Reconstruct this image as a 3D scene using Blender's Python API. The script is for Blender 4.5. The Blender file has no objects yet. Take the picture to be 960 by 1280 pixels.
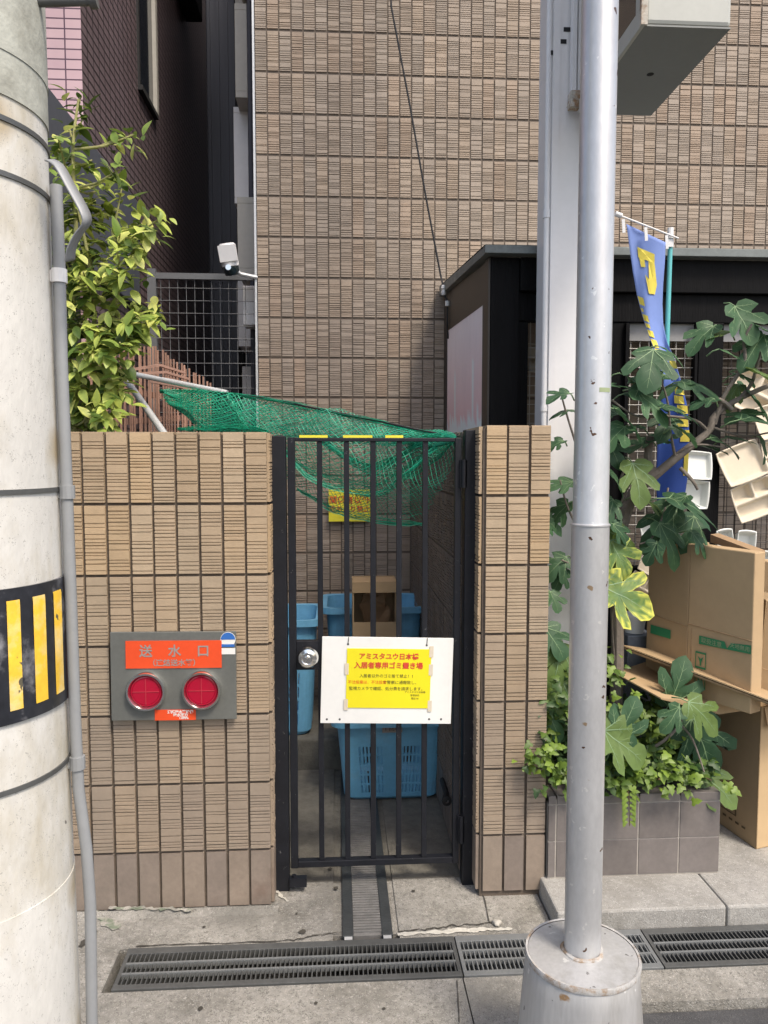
import bpy, math, random
from mathutils import Vector, Matrix, noise
R = math.radians
random.seed(11)
S = bpy.context.scene
COL = S.collection

# ------------------------------------------------------------------ camera
CAM_H, PITCH, YAW = 1.60, 4.0, 3.5
cd = bpy.data.cameras.new('camera'); cam = bpy.data.objects.new('camera', cd); COL.objects.link(cam)
cam.location = (0, 0, CAM_H); cam.rotation_euler = (R(90 - PITCH), 0, R(-YAW))
cd.sensor_fit = 'VERTICAL'; cd.sensor_height = 36; cd.lens = 27
cd.clip_start = 0.05; cd.clip_end = 200
S.camera = cam
# ------------------------------------------------------------------ light
SUN_EL, SUN_AZ = 56.0, 34.0       # high, from behind the camera and to its right, softened by haze
w = bpy.data.worlds.new('World'); S.world = w; w.use_nodes = True
nt = w.node_tree; nt.nodes.clear()
sky = nt.nodes.new('ShaderNodeTexSky'); sky.sky_type = 'NISHITA'; sky.sun_disc = False
sky.sun_elevation = R(SUN_EL); sky.sun_rotation = R(180 - SUN_AZ); sky.air_density = 1.0; sky.dust_density = 3.0; sky.ozone_density = 0.7
bg = nt.nodes.new('ShaderNodeBackground'); bg.inputs[1].default_value = 0.125
wo = nt.nodes.new('ShaderNodeOutputWorld')
nt.links.new(sky.outputs[0], bg.inputs[0]); nt.links.new(bg.outputs[0], wo.inputs[0])
sl = bpy.data.lights.new('sun', 'SUN'); sun = bpy.data.objects.new('sun', sl); COL.objects.link(sun)
sl.energy = 1.45; sl.angle = R(13); sl.color = (1.0, 0.95, 0.87)
sd = Vector((math.sin(R(SUN_AZ)) * math.cos(R(SUN_EL)), -math.cos(R(SUN_AZ)) * math.cos(R(SUN_EL)), math.sin(R(SUN_EL))))
sun.rotation_euler = sd.to_track_quat('Z', 'Y').to_euler(); sun.location = (3, -4, 8)
S.view_settings.view_transform = 'Standard'; S.view_settings.look = 'None'
S.view_settings.use_white_balance = True; S.view_settings.white_balance_temperature = 6850; S.view_settings.white_balance_tint = 11
S.view_settings.exposure = 1.12; S.view_settings.gamma = 1; S.view_settings.use_curve_mapping = False
S.cycles.max_bounces = 6; S.cycles.use_denoising = True

# ------------------------------------------------------------------ helpers
_p, _a = R(PITCH), R(YAW)
def ray(px, py):
    u = (px - 480) / 960; v = (640 - py) / 960
    f = math.cos(_p) + v * math.sin(_p); zz = v * math.cos(_p) - math.sin(_p)
    return Vector((u * math.cos(_a) + f * math.sin(_a), -u * math.sin(_a) + f * math.cos(_a), zz))
EYE = Vector((0, 0, CAM_H))
def P(px, py, Y):           # point seen at a photo pixel on the plane y = Y
    d = ray(px, py); return EYE + d * (Y / d.y)
def PZ(px, py, z):
    d = ray(px, py); return EYE + d * ((z - CAM_H) / d.z)
V = Vector

class MB:
    def __init__(s): s.v = []; s.f = []; s.m = []; s.c = []
    def add(s, vs, fs, mat=0, col=(1, 1, 1)):
        o = len(s.v); s.v += [tuple(q) for q in vs]
        s.f += [tuple(o + i for i in f) for f in fs]; s.m += [mat] * len(fs)
        if isinstance(col, list): s.c += col
        else: s.c += [col] * len(vs)
    def box(s, a, b, mat=0, col=(1, 1, 1), M=None):
        x0, y0, z0 = a; x1, y1, z1 = b
        vs = [V((x, y, z)) for z in (z0, z1) for y in (y0, y1) for x in (x0, x1)]
        if M is not None: vs = [M @ q for q in vs]
        s.add(vs, [(0, 2, 3, 1), (4, 5, 7, 6), (0, 1, 5, 4), (2, 6, 7, 3), (0, 4, 6, 2), (1, 3, 7, 5)], mat, col)
    def bar(s, p, q, w, h, up=(0, 0, 1), mat=0, col=(1, 1, 1)):
        p = V(p); q = V(q); d = (q - p).normalized(); r = d.cross(V(up))
        if r.length < 1e-4: r = d.cross(V((0, 1, 0)))
        r.normalize(); u = r.cross(d).normalized()
        vs = []
        for e in (p, q):
            for a, b in ((-1, -1), (1, -1), (1, 1), (-1, 1)): vs.append(e + r * (a * w / 2) + u * (b * h / 2))
        s.add(vs, [(0, 1, 2, 3), (7, 6, 5, 4), (0, 4, 5, 1), (1, 5, 6, 2), (2, 6, 7, 3), (3, 7, 4, 0)], mat, col)
    def tube(s, pts, rad, n=8, mat=0, col=(1, 1, 1), cap=True):
        pts = [V(q) for q in pts]; k = len(pts)
        if not isinstance(rad, (list, tuple)): rad = [rad] * k
        vs = []; ref = None
        for i in range(k):
            d = (pts[min(i + 1, k - 1)] - pts[max(i - 1, 0)])
            if d.length < 1e-9: d = V((0, 0, 1))
            d.normalize()
            if ref is None: ref = d.orthogonal().normalized()
            ref = (ref - d * ref.dot(d))
            if ref.length < 1e-6: ref = d.orthogonal()
            ref.normalize(); b = d.cross(ref)
            for j in range(n):
                t = 2 * math.pi * j / n
                vs.append(pts[i] + (ref * math.cos(t) + b * math.sin(t)) * rad[i])
        fs = [(i * n + j, i * n + (j + 1) % n, (i + 1) * n + (j + 1) % n, (i + 1) * n + j) for i in range(k - 1) for j in range(n)]
        if cap: fs += [tuple(range(n - 1, -1, -1)), tuple((k - 1) * n + j for j in range(n))]
        s.add(vs, fs, mat, col)
    def lathe(s, prof, base, n=32, axis='Z', mat=0, col=(1, 1, 1), a0=0, a1=2 * math.pi, wob=None):
        closed = abs(a1 - a0 - 2 * math.pi) < 1e-6; k = n if closed else n + 1
        vs = []; bx, by, bz = base
        for r, h in prof:
            for j in range(k):
                t = a0 + (a1 - a0) * j / n; rr = r + (wob(t, h) if wob else 0)
                c, sn = rr * math.cos(t), rr * math.sin(t)
                if axis == 'Z': vs.append((bx + c, by + sn, bz + h))
                elif axis == 'Y': vs.append((bx + c, by - h, bz + sn))     # h runs towards the camera
                else: vs.append((bx + h, by + c, bz + sn))
        fs = []
        for i in range(len(prof) - 1):
            for j in range(n):
                j2 = (j + 1) % k if closed else j + 1
                fs.append((i * k + j, i * k + j2, (i + 1) * k + j2, (i + 1) * k + j))
        s.add(vs, fs, mat, col)
    def prism(s, pts, d, mat=0, col=(1, 1, 1)):     # polygon of 3-D points pushed along d
        d = V(d); n = len(pts); pts = [V(q) for q in pts]
        s.add(pts + [q + d for q in pts], [tuple(range(n)), tuple(range(2 * n - 1, n - 1, -1))] +
              [(i, i + n, (i + 1) % n + n, (i + 1) % n) for i in range(n)], mat, col)
    def text(s, t, o, U, W, size, mat=0, align='CENTER', bold=0.0, lift=0.0):
        cu = bpy.data.curves.new('t', 'FONT'); cu.body = t; cu.size = 1; cu.align_x = align; cu.align_y = 'CENTER'; cu.offset = bold
        cu.resolution_u = 3
        ob = bpy.data.objects.new('t', cu); COL.objects.link(ob)
        dg = bpy.context.evaluated_depsgraph_get(); dg.update()
        me = ob.evaluated_get(dg).to_mesh()
        U = V(U).normalized(); W = V(W).normalized(); N = U.cross(W); o = V(o) + N * lift
        vs = [o + U * (q.co.x * size) + W * (q.co.y * size) for q in me.vertices]; fs = [tuple(p.vertices) for p in me.polygons]
        ob.evaluated_get(dg).to_mesh_clear(); bpy.data.objects.remove(ob); bpy.data.curves.remove(cu)
        s.add(vs, fs, mat)
    def build(s, name, mats, parent=None, smooth=False, bevel=0, solid=0, origin=None):
        root = parent
        while root is not None and root.parent is not None: root = root.parent
        o = root.location.copy() if root is not None else V(origin) if origin is not None else V((0, 0, 0))
        if root is None and origin is None and s.v:
            xs = [q[0] for q in s.v]; ys = [q[1] for q in s.v]; zs = [q[2] for q in s.v]
            o = V(((min(xs) + max(xs)) / 2, (min(ys) + max(ys)) / 2, min(zs)))
        me = bpy.data.meshes.new(name)
        me.from_pydata([tuple(V(q) - o) for q in s.v], [], s.f)
        if not isinstance(mats, (list, tuple)): mats = [mats]
        for m in mats: me.materials.append(m)
        me.polygons.foreach_set('material_index', s.m)
        at = me.attributes.new('tint', 'FLOAT_COLOR', 'POINT')
        at.data.foreach_set('color', [x for c in s.c for x in (c[0], c[1], c[2], 1)])
        if smooth: me.polygons.foreach_set('use_smooth', [True] * len(s.f))
        me.update()
        ob = bpy.data.objects.new(name, me); COL.objects.link(ob)
        if parent is not None: ob.parent = parent
        else: ob.location = o
        if solid:
            sm = ob.modifiers.new('Solidify', 'SOLIDIFY'); sm.thickness = solid; sm.offset = 0
        if bevel:
            bm = ob.modifiers.new('Bevel', 'BEVEL'); bm.width = bevel; bm.segments = 2; bm.limit_method = 'ANGLE'
        if smooth and bevel == 0 and smooth != 'all':
            me.set_sharp_from_angle(angle=R(40))
        return ob

def tag(o, label=None, cat=None, group=None, kind=None):
    if label: o['label'] = label
    if cat: o['category'] = cat
    if group: o['group'] = group
    if kind: o['kind'] = kind
    return o
def thing(name, loc, label, cat, group=None):
    o = bpy.data.objects.new(name, None); COL.objects.link(o); o.location = loc; o.empty_display_size = .1
    return tag(o, label, cat, group)
def copy_tree(o, loc=None, rotz=None, label=None, parent=None):
    c = o.copy(); COL.objects.link(c)
    if parent is not None: c.parent = parent
    if loc is not None: c.location = loc
    if rotz is not None: c.rotation_euler.z = rotz
    if label: c['label'] = label
    for ch in o.children: copy_tree(ch, parent=c)
    return c
def mix(a, b, t): return tuple(x + (y - x) * t for x, y in zip(a, b))
def jit(c, k): f = 1 + random.uniform(-k, k); return tuple(x * f for x in c)

# ------------------------------------------------------------------ materials
def mat(name, col, rough=.6, metal=0, tint=False, var=.0, vscale=4, var2=None, bump=0, bscale=60, bdet=6, spec=.5, bdist=.004, vcol=None, stretch=None, coat=0):
    """surface: base colour x tint attribute x two scales of noise, with an optional second colour in patches"""
    m = bpy.data.materials.new(name); m.use_nodes = True; t = m.node_tree; N = t.nodes; L = t.links
    b = N['Principled BSDF']; b.inputs['Roughness'].default_value = rough; b.inputs['Metallic'].default_value = metal
    b.inputs['Specular IOR Level'].default_value = spec; b.inputs['Coat Weight'].default_value = coat
    tc = N.new('ShaderNodeTexCoord'); vec = tc.outputs['Object']
    if stretch:
        mp = N.new('ShaderNodeMapping'); mp.inputs['Scale'].default_value = stretch; L.new(vec, mp.inputs[0]); vec = mp.outputs[0]
    rgb = N.new('ShaderNodeRGB'); rgb.outputs[0].default_value = (*col, 1); out = rgb.outputs[0]
    def mul(a, bb):
        mx = N.new('ShaderNodeMix'); mx.data_type = 'RGBA'; mx.blend_type = 'MULTIPLY'; mx.inputs[0].default_value = 1
        L.new(a, mx.inputs[6]); L.new(bb, mx.inputs[7]); return mx.outputs[2]
    if tint:
        at = N.new('ShaderNodeAttribute'); at.attribute_name = 'tint'; out = mul(out, at.outputs[0])
    if vcol is not None:
        n = N.new('ShaderNodeTexNoise'); n.inputs['Scale'].default_value = vcol[1]; n.inputs['Detail'].default_value = 8; n.inputs['Roughness'].default_value = .65
        L.new(vec, n.inputs[0]); rp = N.new('ShaderNodeValToRGB'); rp.color_ramp.elements[0].position = vcol[2]; rp.color_ramp.elements[1].position = vcol[3]
        L.new(n.outputs[0], rp.inputs[0]); mx = N.new('ShaderNodeMix'); mx.data_type = 'RGBA'; L.new(rp.outputs[0], mx.inputs[0]); L.new(out, mx.inputs[6]); mx.inputs[7].default_value = (*vcol[0], 1); out = mx.outputs[2]
    if var:
        for sc, k in ((vscale, var), (vscale * 9, var * .6)):
            n = N.new('ShaderNodeTexNoise'); n.inputs['Scale'].default_value = sc; n.inputs['Detail'].default_value = 7; n.inputs['Roughness'].default_value = .6
            L.new(vec, n.inputs[0]); mr = N.new('ShaderNodeMapRange'); mr.inputs[1].default_value = .25; mr.inputs[2].default_value = .75
            mr.inputs[3].default_value = 1 - k; mr.inputs[4].default_value = 1 + k; L.new(n.outputs[0], mr.inputs[0]); out = mul(out, mr.outputs[0])
    L.new(out, b.inputs['Base Color'])
    if bump:
        n = N.new('ShaderNodeTexNoise'); n.inputs['Scale'].default_value = bscale; n.inputs['Detail'].default_value = bdet; L.new(vec, n.inputs[0])
        bp = N.new('ShaderNodeBump'); bp.inputs['Strength'].default_value = bump; bp.inputs['Distance'].default_value = bdist
        L.new(n.outputs[0], bp.inputs['Height']); L.new(bp.outputs[0], b.inputs['Normal'])
    m['_'] = 0
    return m
def spots(m, col, scale, thr, soft=.02, keep=.3, rough=None):
    """scattered stains with a shape of their own (rust, chips): voronoi cells, only some of them filled"""
    t = m.node_tree; N = t.nodes; L = t.links; b = N['Principled BSDF']
    src = b.inputs['Base Color'].links[0].from_socket
    tc = N.new('ShaderNodeTexCoord')
    ns = N.new('ShaderNodeTexNoise'); ns.inputs['Scale'].default_value = scale * 2.2; L.new(tc.outputs['Object'], ns.inputs[0])
    mxv = N.new('ShaderNodeMix'); mxv.data_type = 'RGBA'; mxv.inputs[0].default_value = .035; L.new(tc.outputs['Object'], mxv.inputs[6]); L.new(ns.outputs[1], mxv.inputs[7])
    vo = N.new('ShaderNodeTexVoronoi'); vo.inputs['Scale'].default_value = scale; L.new(mxv.outputs[2], vo.inputs['Vector'])
    sep = N.new('ShaderNodeSeparateColor'); L.new(vo.outputs['Color'], sep.inputs[0])
    lt = N.new('ShaderNodeMath'); lt.operation = 'LESS_THAN'; lt.inputs[1].default_value = keep; L.new(sep.outputs[0], lt.inputs[0])
    mr = N.new('ShaderNodeMapRange'); mr.inputs[1].default_value = thr; mr.inputs[2].default_value = thr + soft; mr.inputs[3].default_value = 1; mr.inputs[4].default_value = 0
    L.new(vo.outputs['Distance'], mr.inputs[0])
    ml = N.new('ShaderNodeMath'); ml.operation = 'MULTIPLY'; L.new(lt.outputs[0], ml.inputs[0]); L.new(mr.outputs[0], ml.inputs[1])
    mx = N.new('ShaderNodeMix'); mx.data_type = 'RGBA'; L.new(ml.outputs[0], mx.inputs[0]); L.new(src, mx.inputs[6]); mx.inputs[7].default_value = (*col, 1)
    L.new(mx.outputs[2], b.inputs['Base Color'])
    return m
def leafmat(name, trans=.25, rough=.45):
    m = bpy.data.materials.new(name); m.use_nodes = True; t = m.node_tree; N = t.nodes; L = t.links; b = N['Principled BSDF']
    at = N.new('ShaderNodeAttribute'); at.attribute_name = 'tint'
    tc = N.new('ShaderNodeTexCoord'); n = N.new('ShaderNodeTexNoise'); n.inputs['Scale'].default_value = 45; L.new(tc.outputs['Object'], n.inputs[0])
    mr = N.new('ShaderNodeMapRange'); mr.inputs[3].default_value = .75; mr.inputs[4].default_value = 1.25; L.new(n.outputs[0], mr.inputs[0])
    mx = N.new('ShaderNodeMix'); mx.data_type = 'RGBA'; mx.blend_type = 'MULTIPLY'; mx.inputs[0].default_value = 1; L.new(at.outputs[0], mx.inputs[6]); L.new(mr.outputs[0], mx.inputs[7])
    L.new(mx.outputs[2], b.inputs['Base Color']); b.inputs['Roughness'].default_value = rough; b.inputs['Specular IOR Level'].default_value = .4
    tr = N.new('ShaderNodeBsdfTranslucent'); L.new(mx.outputs[2], tr.inputs[0])
    ms = N.new('ShaderNodeMixShader'); ms.inputs[0].default_value = trans; L.new(b.outputs[0], ms.inputs[1]); L.new(tr.outputs[0], ms.inputs[2])
    L.new(ms.outputs[0], N['Material Output'].inputs[0]); return m
def brickmat(name, c1, c2, mort, ax, bw, bh, off=0, rough=.35, msize=.004):
    m = bpy.data.materials.new(name); m.use_nodes = True; t = m.node_tree; N = t.nodes; L = t.links; b = N['Principled BSDF']; b.inputs['Roughness'].default_value = rough
    g = N.new('ShaderNodeTexCoord'); sp = N.new('ShaderNodeSeparateXYZ'); L.new(g.outputs['Object'], sp.inputs[0])
    cb = N.new('ShaderNodeCombineXYZ'); L.new(sp.outputs[ax], cb.inputs[0]); L.new(sp.outputs['Z'], cb.inputs[1])
    br = N.new('ShaderNodeTexBrick'); br.offset = off; br.inputs['Scale'].default_value = 1; br.inputs['Brick Width'].default_value = bw; br.inputs['Row Height'].default_value = bh
    br.inputs['Mortar Size'].default_value = msize; br.inputs['Mortar Smooth'].default_value = .1; br.inputs['Bias'].default_value = -.2
    for i, c in enumerate((c1, c2, mort)): br.inputs[1 + i].default_value = (*c, 1)
    L.new(cb.outputs[0], br.inputs[0])
    n = N.new('ShaderNodeTexNoise'); n.inputs['Scale'].default_value = 2.5; n.inputs['Detail'].default_value = 6; L.new(g.outputs['Object'], n.inputs[0])
    mr = N.new('ShaderNodeMapRange'); mr.inputs[3].default_value = .75; mr.inputs[4].default_value = 1.25; L.new(n.outputs[0], mr.inputs[0])
    mx = N.new('ShaderNodeMix'); mx.data_type = 'RGBA'; mx.blend_type = 'MULTIPLY'; mx.inputs[0].default_value = 1; L.new(br.outputs[0], mx.inputs[6]); L.new(mr.outputs[0], mx.inputs[7])
    L.new(mx.outputs[2], b.inputs['Base Color'])
    bp = N.new('ShaderNodeBump'); bp.invert = True; bp.inputs['Strength'].default_value = .8; bp.inputs['Distance'].default_value = .004; L.new(br.outputs[1], bp.inputs['Height']); L.new(bp.outputs[0], b.inputs['Normal'])
    return m

M = {}
M['tile'] = mat('ribbed_tile', (1, 1, 1), .72, tint=True, var=.10, vscale=9, bump=.25, bscale=220, spec=.3)
M['tile_base'] = mat('plain_tile', (1, 1, 1), .55, tint=True, var=.18, vscale=7, bump=.1, bscale=120, vcol=((.16, .11, .085), 5, .56, .8))
M['joint'] = mat('tile_joint', (.14, .112, .088), .9, var=.15, vscale=12, bump=.3, bscale=200)
M['joint_d'] = mat('dark_tile_joint', (.12, .095, .073), .9, var=.25, vscale=14, bump=.3, bscale=200)
M['concrete'] = mat('pavement_concrete', (.26, .248, .22), .88, var=.30, vscale=3.4, vcol=((.13, .122, .10), 3.6, .48, .74), bump=1, bscale=150, bdet=10)
spots(M['concrete'], (.12, .115, .10), 95, .34, .12, .5); spots(M['concrete'], (.46, .44, .40), 120, .30, .1, .35); spots(M['concrete'], (.13, .125, .11), 3.1, .22, .3, .35)
spots(M['concrete'], (.045, .043, .04), 9, .14, .03, .12)
M['yard'] = mat('grimy_shaded_concrete', (.16, .15, .125), .9, var=.4, vscale=3, vcol=((.05, .048, .04), 3, .5, .7), bump=.8, bscale=110, bdet=10)  # grime, plus a base darkened to stand in for the yard's shade
M['road'] = mat('asphalt', (.055, .055, .056), .9, var=.25, vscale=6, bump=1, bscale=240, bdet=4); spots(M['road'], (.16, .16, .155), 130, .28, .08, .3)
M['granite'] = mat('granite', (.33, .32, .295), .8, var=.16, vscale=3.5, vcol=((.2, .19, .165), 3.0, .52, .75), bump=.5, bscale=160, bdet=8)
spots(M['granite'], (.12, .115, .105), 130, .30, .1, .4); spots(M['granite'], (.5, .49, .46), 110, .28, .1, .3)
M['earth'] = mat('earth', (.08, .07, .055), .95, var=.3, vscale=5, bump=.6)
M['dirt'] = mat('joint_dirt', (.05, .045, .036), .95, var=.3, vscale=20)
M['chip'] = mat('broken_mortar', (.5, .48, .42), .9, var=.2, vscale=25, bump=.8, bscale=90)
M['moss'] = mat('moss_stain', (.17, .20, .14), .95, var=.4, vscale=30, bump=.6, bscale=120, vcol=((.30, .285, .25), 28, .42, .55))
M['pole'] = mat('pole_concrete', (.60, .59, .55), .8, var=.11, vscale=6, stretch=(1, 1, .45), bump=.25, bscale=120, vcol=((.38, .335, .235), 5.5, .47, .74)); spots(M['pole'], (.43, .36, .25), 7, .16, .2, .25); spots(M['pole'], (.30, .295, .27), 110, .2, .1, .3); spots(M['pole'], (.16, .15, .13), 16, .05, .03, .2)
M['pole2'] = mat('pole_weathered', (.40, .41, .36), .85, var=.2, vscale=8, bump=.3, bscale=120, vcol=((.26, .26, .22), 7, .5, .7))
M['rustwash'] = mat('rust_stain', (.55, .43, .24), .8, var=.2, vscale=12)
M['steel'] = mat('galvanised_steel', (.58, .59, .59), .42, .35, var=.12, vscale=10, bump=.05, bscale=90)
M['msteel'] = mat('zinc_steel', (.21, .22, .22), .45, .35, var=.12, vscale=10, bump=.05, bscale=90)
M['dsteel'] = mat('worn_steel', (.105, .108, .105), .5, .35, var=.2, vscale=9, bump=.1, bscale=90)
M['chrome'] = mat('chrome', (.8, .8, .78), .18, 1)
M['silver'] = mat('silver_paint', (.50, .505, .505), .36, .45, var=.12, vscale=11, stretch=(1, 1, .4), bump=.12, bscale=70); spots(M['silver'], (.09, .045, .025), 24, .13, .03, .32); spots(M['silver'], (.33, .24, .15), 17, .11, .03, .16); spots(M['silver'], (.62, .62, .60), 40, .2, .06, .2)
M['silverbase'] = mat('silver_paint_base', (.46, .46, .455), .5, .35, var=.14, vscale=7, stretch=(1.6, 1.6, .22), vcol=((.27, .26, .24), 7, .50, .75), bump=.2, bscale=60); spots(M['silverbase'], (.30, .19, .1), 16, .12, .05, .2); spots(M['silverbase'], (.16, .155, .15), 34, .15, .04, .25); spots(M['silverbase'], (.62, .62, .60), 28, .16, .05, .2)
M['rustring'] = mat('rust', (.26, .19, .13), .85, var=.3, vscale=30, vcol=((.40, .395, .38), 22, .40, .52))
M['grey_pvc'] = mat('grey_pvc', (.26, .27, .275), .45, var=.08, vscale=6)
M['white_pvc'] = mat('white_pvc', (.72, .72, .72), .4, var=.05)
M['black'] = mat('black_paint', (.0095, .0105, .0145), .5, spec=.35, var=.3, vscale=14, bump=.05, bscale=60); spots(M['black'], (.16, .16, .16), 60, .10, .04, .12)
M['blackwood'] = mat('black_timber', (.0035, .0035, .004), .6, var=.5, vscale=5, stretch=(4, 4, .35), bump=.5, bscale=40, vcol=((.03, .03, .03), 9, .66, .8), spec=.12)
M['sheet_black'] = mat('black_sheet', (.02, .022, .028), .3, var=.4, vscale=9, vcol=((.17, .17, .18), 9, .56, .68), bump=.15, bscale=40)
M['yellow'] = mat('reflective_yellow', (.80, .50, .045), .4, var=.16, vscale=11, vcol=((.72, .58, .28), 10, .46, .60)); spots(M['yellow'], (.10, .09, .06), 26, .15, .05, .22)
M['white'] = mat('white_board', (.80, .80, .76), .45, var=.04, vscale=5)
M['paper_y'] = mat('yellow_paper', (.80, .70, .015), .55, var=.03, vscale=6)
M['sign_y'] = mat('yellow_plate', (.80, .72, .05), .45, var=.06, vscale=8)
M['ink_red'] = mat('red_ink', (.62, .06, .03), .6)
M['ink_black'] = mat('black_ink', (.035, .03, .02), .6)
M['ink_grey'] = mat('faded_grey_ink', (.30, .26, .235), .6)
M['ink_white'] = mat('white_ink', (.75, .74, .70), .6)
M['orange'] = mat('orange_panel', (.74, .075, .018), .45, var=.06, vscale=9)
M['plate'] = mat('grey_steel_plate', (.165, .17, .155), .45, .35, var=.12, vscale=8, bump=.06, bscale=80)
M['red'] = mat('red_cap', (.38, .004, .028), .22, var=.08, vscale=10, coat=.4)
M['red_pale'] = mat('worn_red', (.50, .05, .07), .4)
M['blue_st'] = mat('sticker_blue', (.03, .14, .45), .4)
M['blue_bin'] = mat('blue_plastic', (.15, .43, .64), .42, var=.12, vscale=7, vcol=((.20, .40, .55), 6, .55, .75))
M['blue_bin2'] = mat('blue_plastic_deep', (.15, .41, .62), .42, var=.12, vscale=7)
M['card'] = mat('cardboard', (.43, .305, .175), .85, tint=True, var=.06, vscale=3.5, bump=.22, bscale=5, bdet=2, bdist=.03, spec=.25, vcol=((.37, .25, .135), 4, .55, .8))
M['card_edge'] = mat('cardboard_edge', (.33, .22, .12), .9, var=.3, vscale=60)
M['brownpaper'] = mat('kraft_paper', (.26, .16, .085), .8, var=.15, vscale=9, bump=.3, bscale=30)
M['green_print'] = mat('green_print', (.02, .20, .085), .6)
M['dark_print'] = mat('dark_print', (.10, .07, .035), .7)
M['pale_print'] = mat('pale_print', (.30, .36, .20), .7)
M['net'] = mat('green_net', (.005, .31, .18), .5, tint=True)
M['planter'] = mat('planter_tile', (1, 1, 1), .42, tint=True, var=.16, vscale=7, bump=.1, bscale=80, vcol=((.17, .15, .135), 4, .55, .8))
M['grout'] = mat('grout', (.36, .33, .29), .9, var=.2, vscale=15)
M['leaf'] = leafmat('leaf'); M['vein'] = mat('leaf_vein', (.17, .27, .13), .6)
M['ivyleaf'] = leafmat('ivy_leaf', .3); M['figleaf'] = leafmat('fig_leaf', .28, .55)
M['bark'] = mat('fig_bark', (.17, .145, .12), .85, var=.25, vscale=14, bump=.5, bscale=70, vcol=((.33, .30, .26), 9, .56, .72))
M['twig'] = mat('twig', (.24, .16, .08), .8, var=.2, vscale=20)
M['green_twig'] = mat('green_twig', (.34, .33, .13), .7, var=.2, vscale=20)
M['pinkwall'] = mat('flaking_pink_paint', (.88, .70, .69), .75, tint=True, var=.05, vscale=5, stretch=(2, 2, .6))
M['roofmetal'] = mat('weathered_roof_metal', (.17, .19, .185), .55, .3, var=.2, vscale=7, vcol=((.30, .33, .31), 6, .55, .75))
M['brownside'] = mat('brown_boards_reflection', (.030, .024, .018), .5, var=.2, vscale=7)  # brown imitates a reflection on the side of the black timber post
M['whitecol'] = mat('white_metal_panel', (.74, .73, .72), .5, var=.05, vscale=3, vcol=((.56, .54, .50), 3, .60, .8))
M['signbox'] = mat('sign_cream_metal', (.43, .44, .40), .45, var=.06, vscale=5, vcol=((.50, .47, .38), 5, .6, .8))
M['signunder'] = mat('sign_grey_underside', (.20, .21, .20), .5, var=.05, vscale=5)
M['rust'] = mat('rust_edge', (.25, .145, .075), .8, var=.35, vscale=30, vcol=((.48, .45, .39), 18, .42, .55))
M['panel_dark'] = mat('dark_sign_face', (.012, .012, .016), .12)
M['fan'] = mat('dusty_fanlight', (.24, .24, .24), .4, var=.2)
M['teal'] = mat('teal_pole', (.11, .46, .47), .4, var=.05)
M['tray'] = mat('pulp_tray', (.66, .58, .45), .75, var=.06, vscale=8)
M['tray_w'] = mat('white_tray', (.70, .73, .70), .35, var=.04)
M['wire_w'] = mat('white_wire', (.55, .53, .48), .5); M['wire_d'] = mat('dark_wire', (.05, .045, .04), .5)
M['wire_g'] = mat('grey_fence_wire', (.13, .135, .14), .5, .2)
M['slat'] = mat('red_brown_slat', (.36, .22, .17), .7, tint=True, var=.2, vscale=9)
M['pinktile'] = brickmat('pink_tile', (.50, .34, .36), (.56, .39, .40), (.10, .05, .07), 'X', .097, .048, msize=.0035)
M['shadetile'] = brickmat('shaded_plum_tile', (.15, .11, .116), (.165, .122, .128), (.012, .009, .010), 'Y', .097, .048, msize=.005)  # side tiles coloured darker than the front to stand in for alley shade
M['slate'] = mat('slate_board', (.07, .078, .095), .6, var=.12, vscale=4)
M['void'] = mat('dark_recess', (.012, .012, .013), .8, var=.2)
M['farmetal'] = mat('dark_grey_cladding', (.07, .075, .092), .45, .2, var=.15, vscale=3, stretch=(6, 1, .2))
M['glass_d'] = mat('dark_window', (.012, .014, .018), .08)
M['cream_frame'] = mat('cream_frame', (.45, .43, .38), .5, var=.08)
M['lens'] = mat('camera_glass', (.01, .02, .025), .1)
M['rubber'] = mat('black_cable', (.012, .012, .013), .6)
M['ceramic'] = mat('white_insulator', (.75, .74, .7), .3)
M['clear'] = mat('frosted_plastic', (.62, .65, .66), .25, var=.06)
M['bluegrey'] = mat('blue_grey_metal', (.15, .17, .20), .5, .2, var=.15, vscale=9)
M['flag'] = mat('banner_cloth', (1, 1, 1), .8, tint=True, var=.05, vscale=8)
M['flag_y'] = mat('banner_yellow', (.70, .58, .09), .8)
M['castiron'] = mat('cast_iron', (.06, .066, .068), .5, .4, var=.25, vscale=9, bump=.3, bscale=120)
M['castrib'] = mat('worn_channel_ribs', (.19, .185, .175), .7, .2, var=.25, vscale=20, bump=.2)
M['stone'] = mat('pebble', (.42, .40, .35), .8, var=.15, vscale=30)

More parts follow.
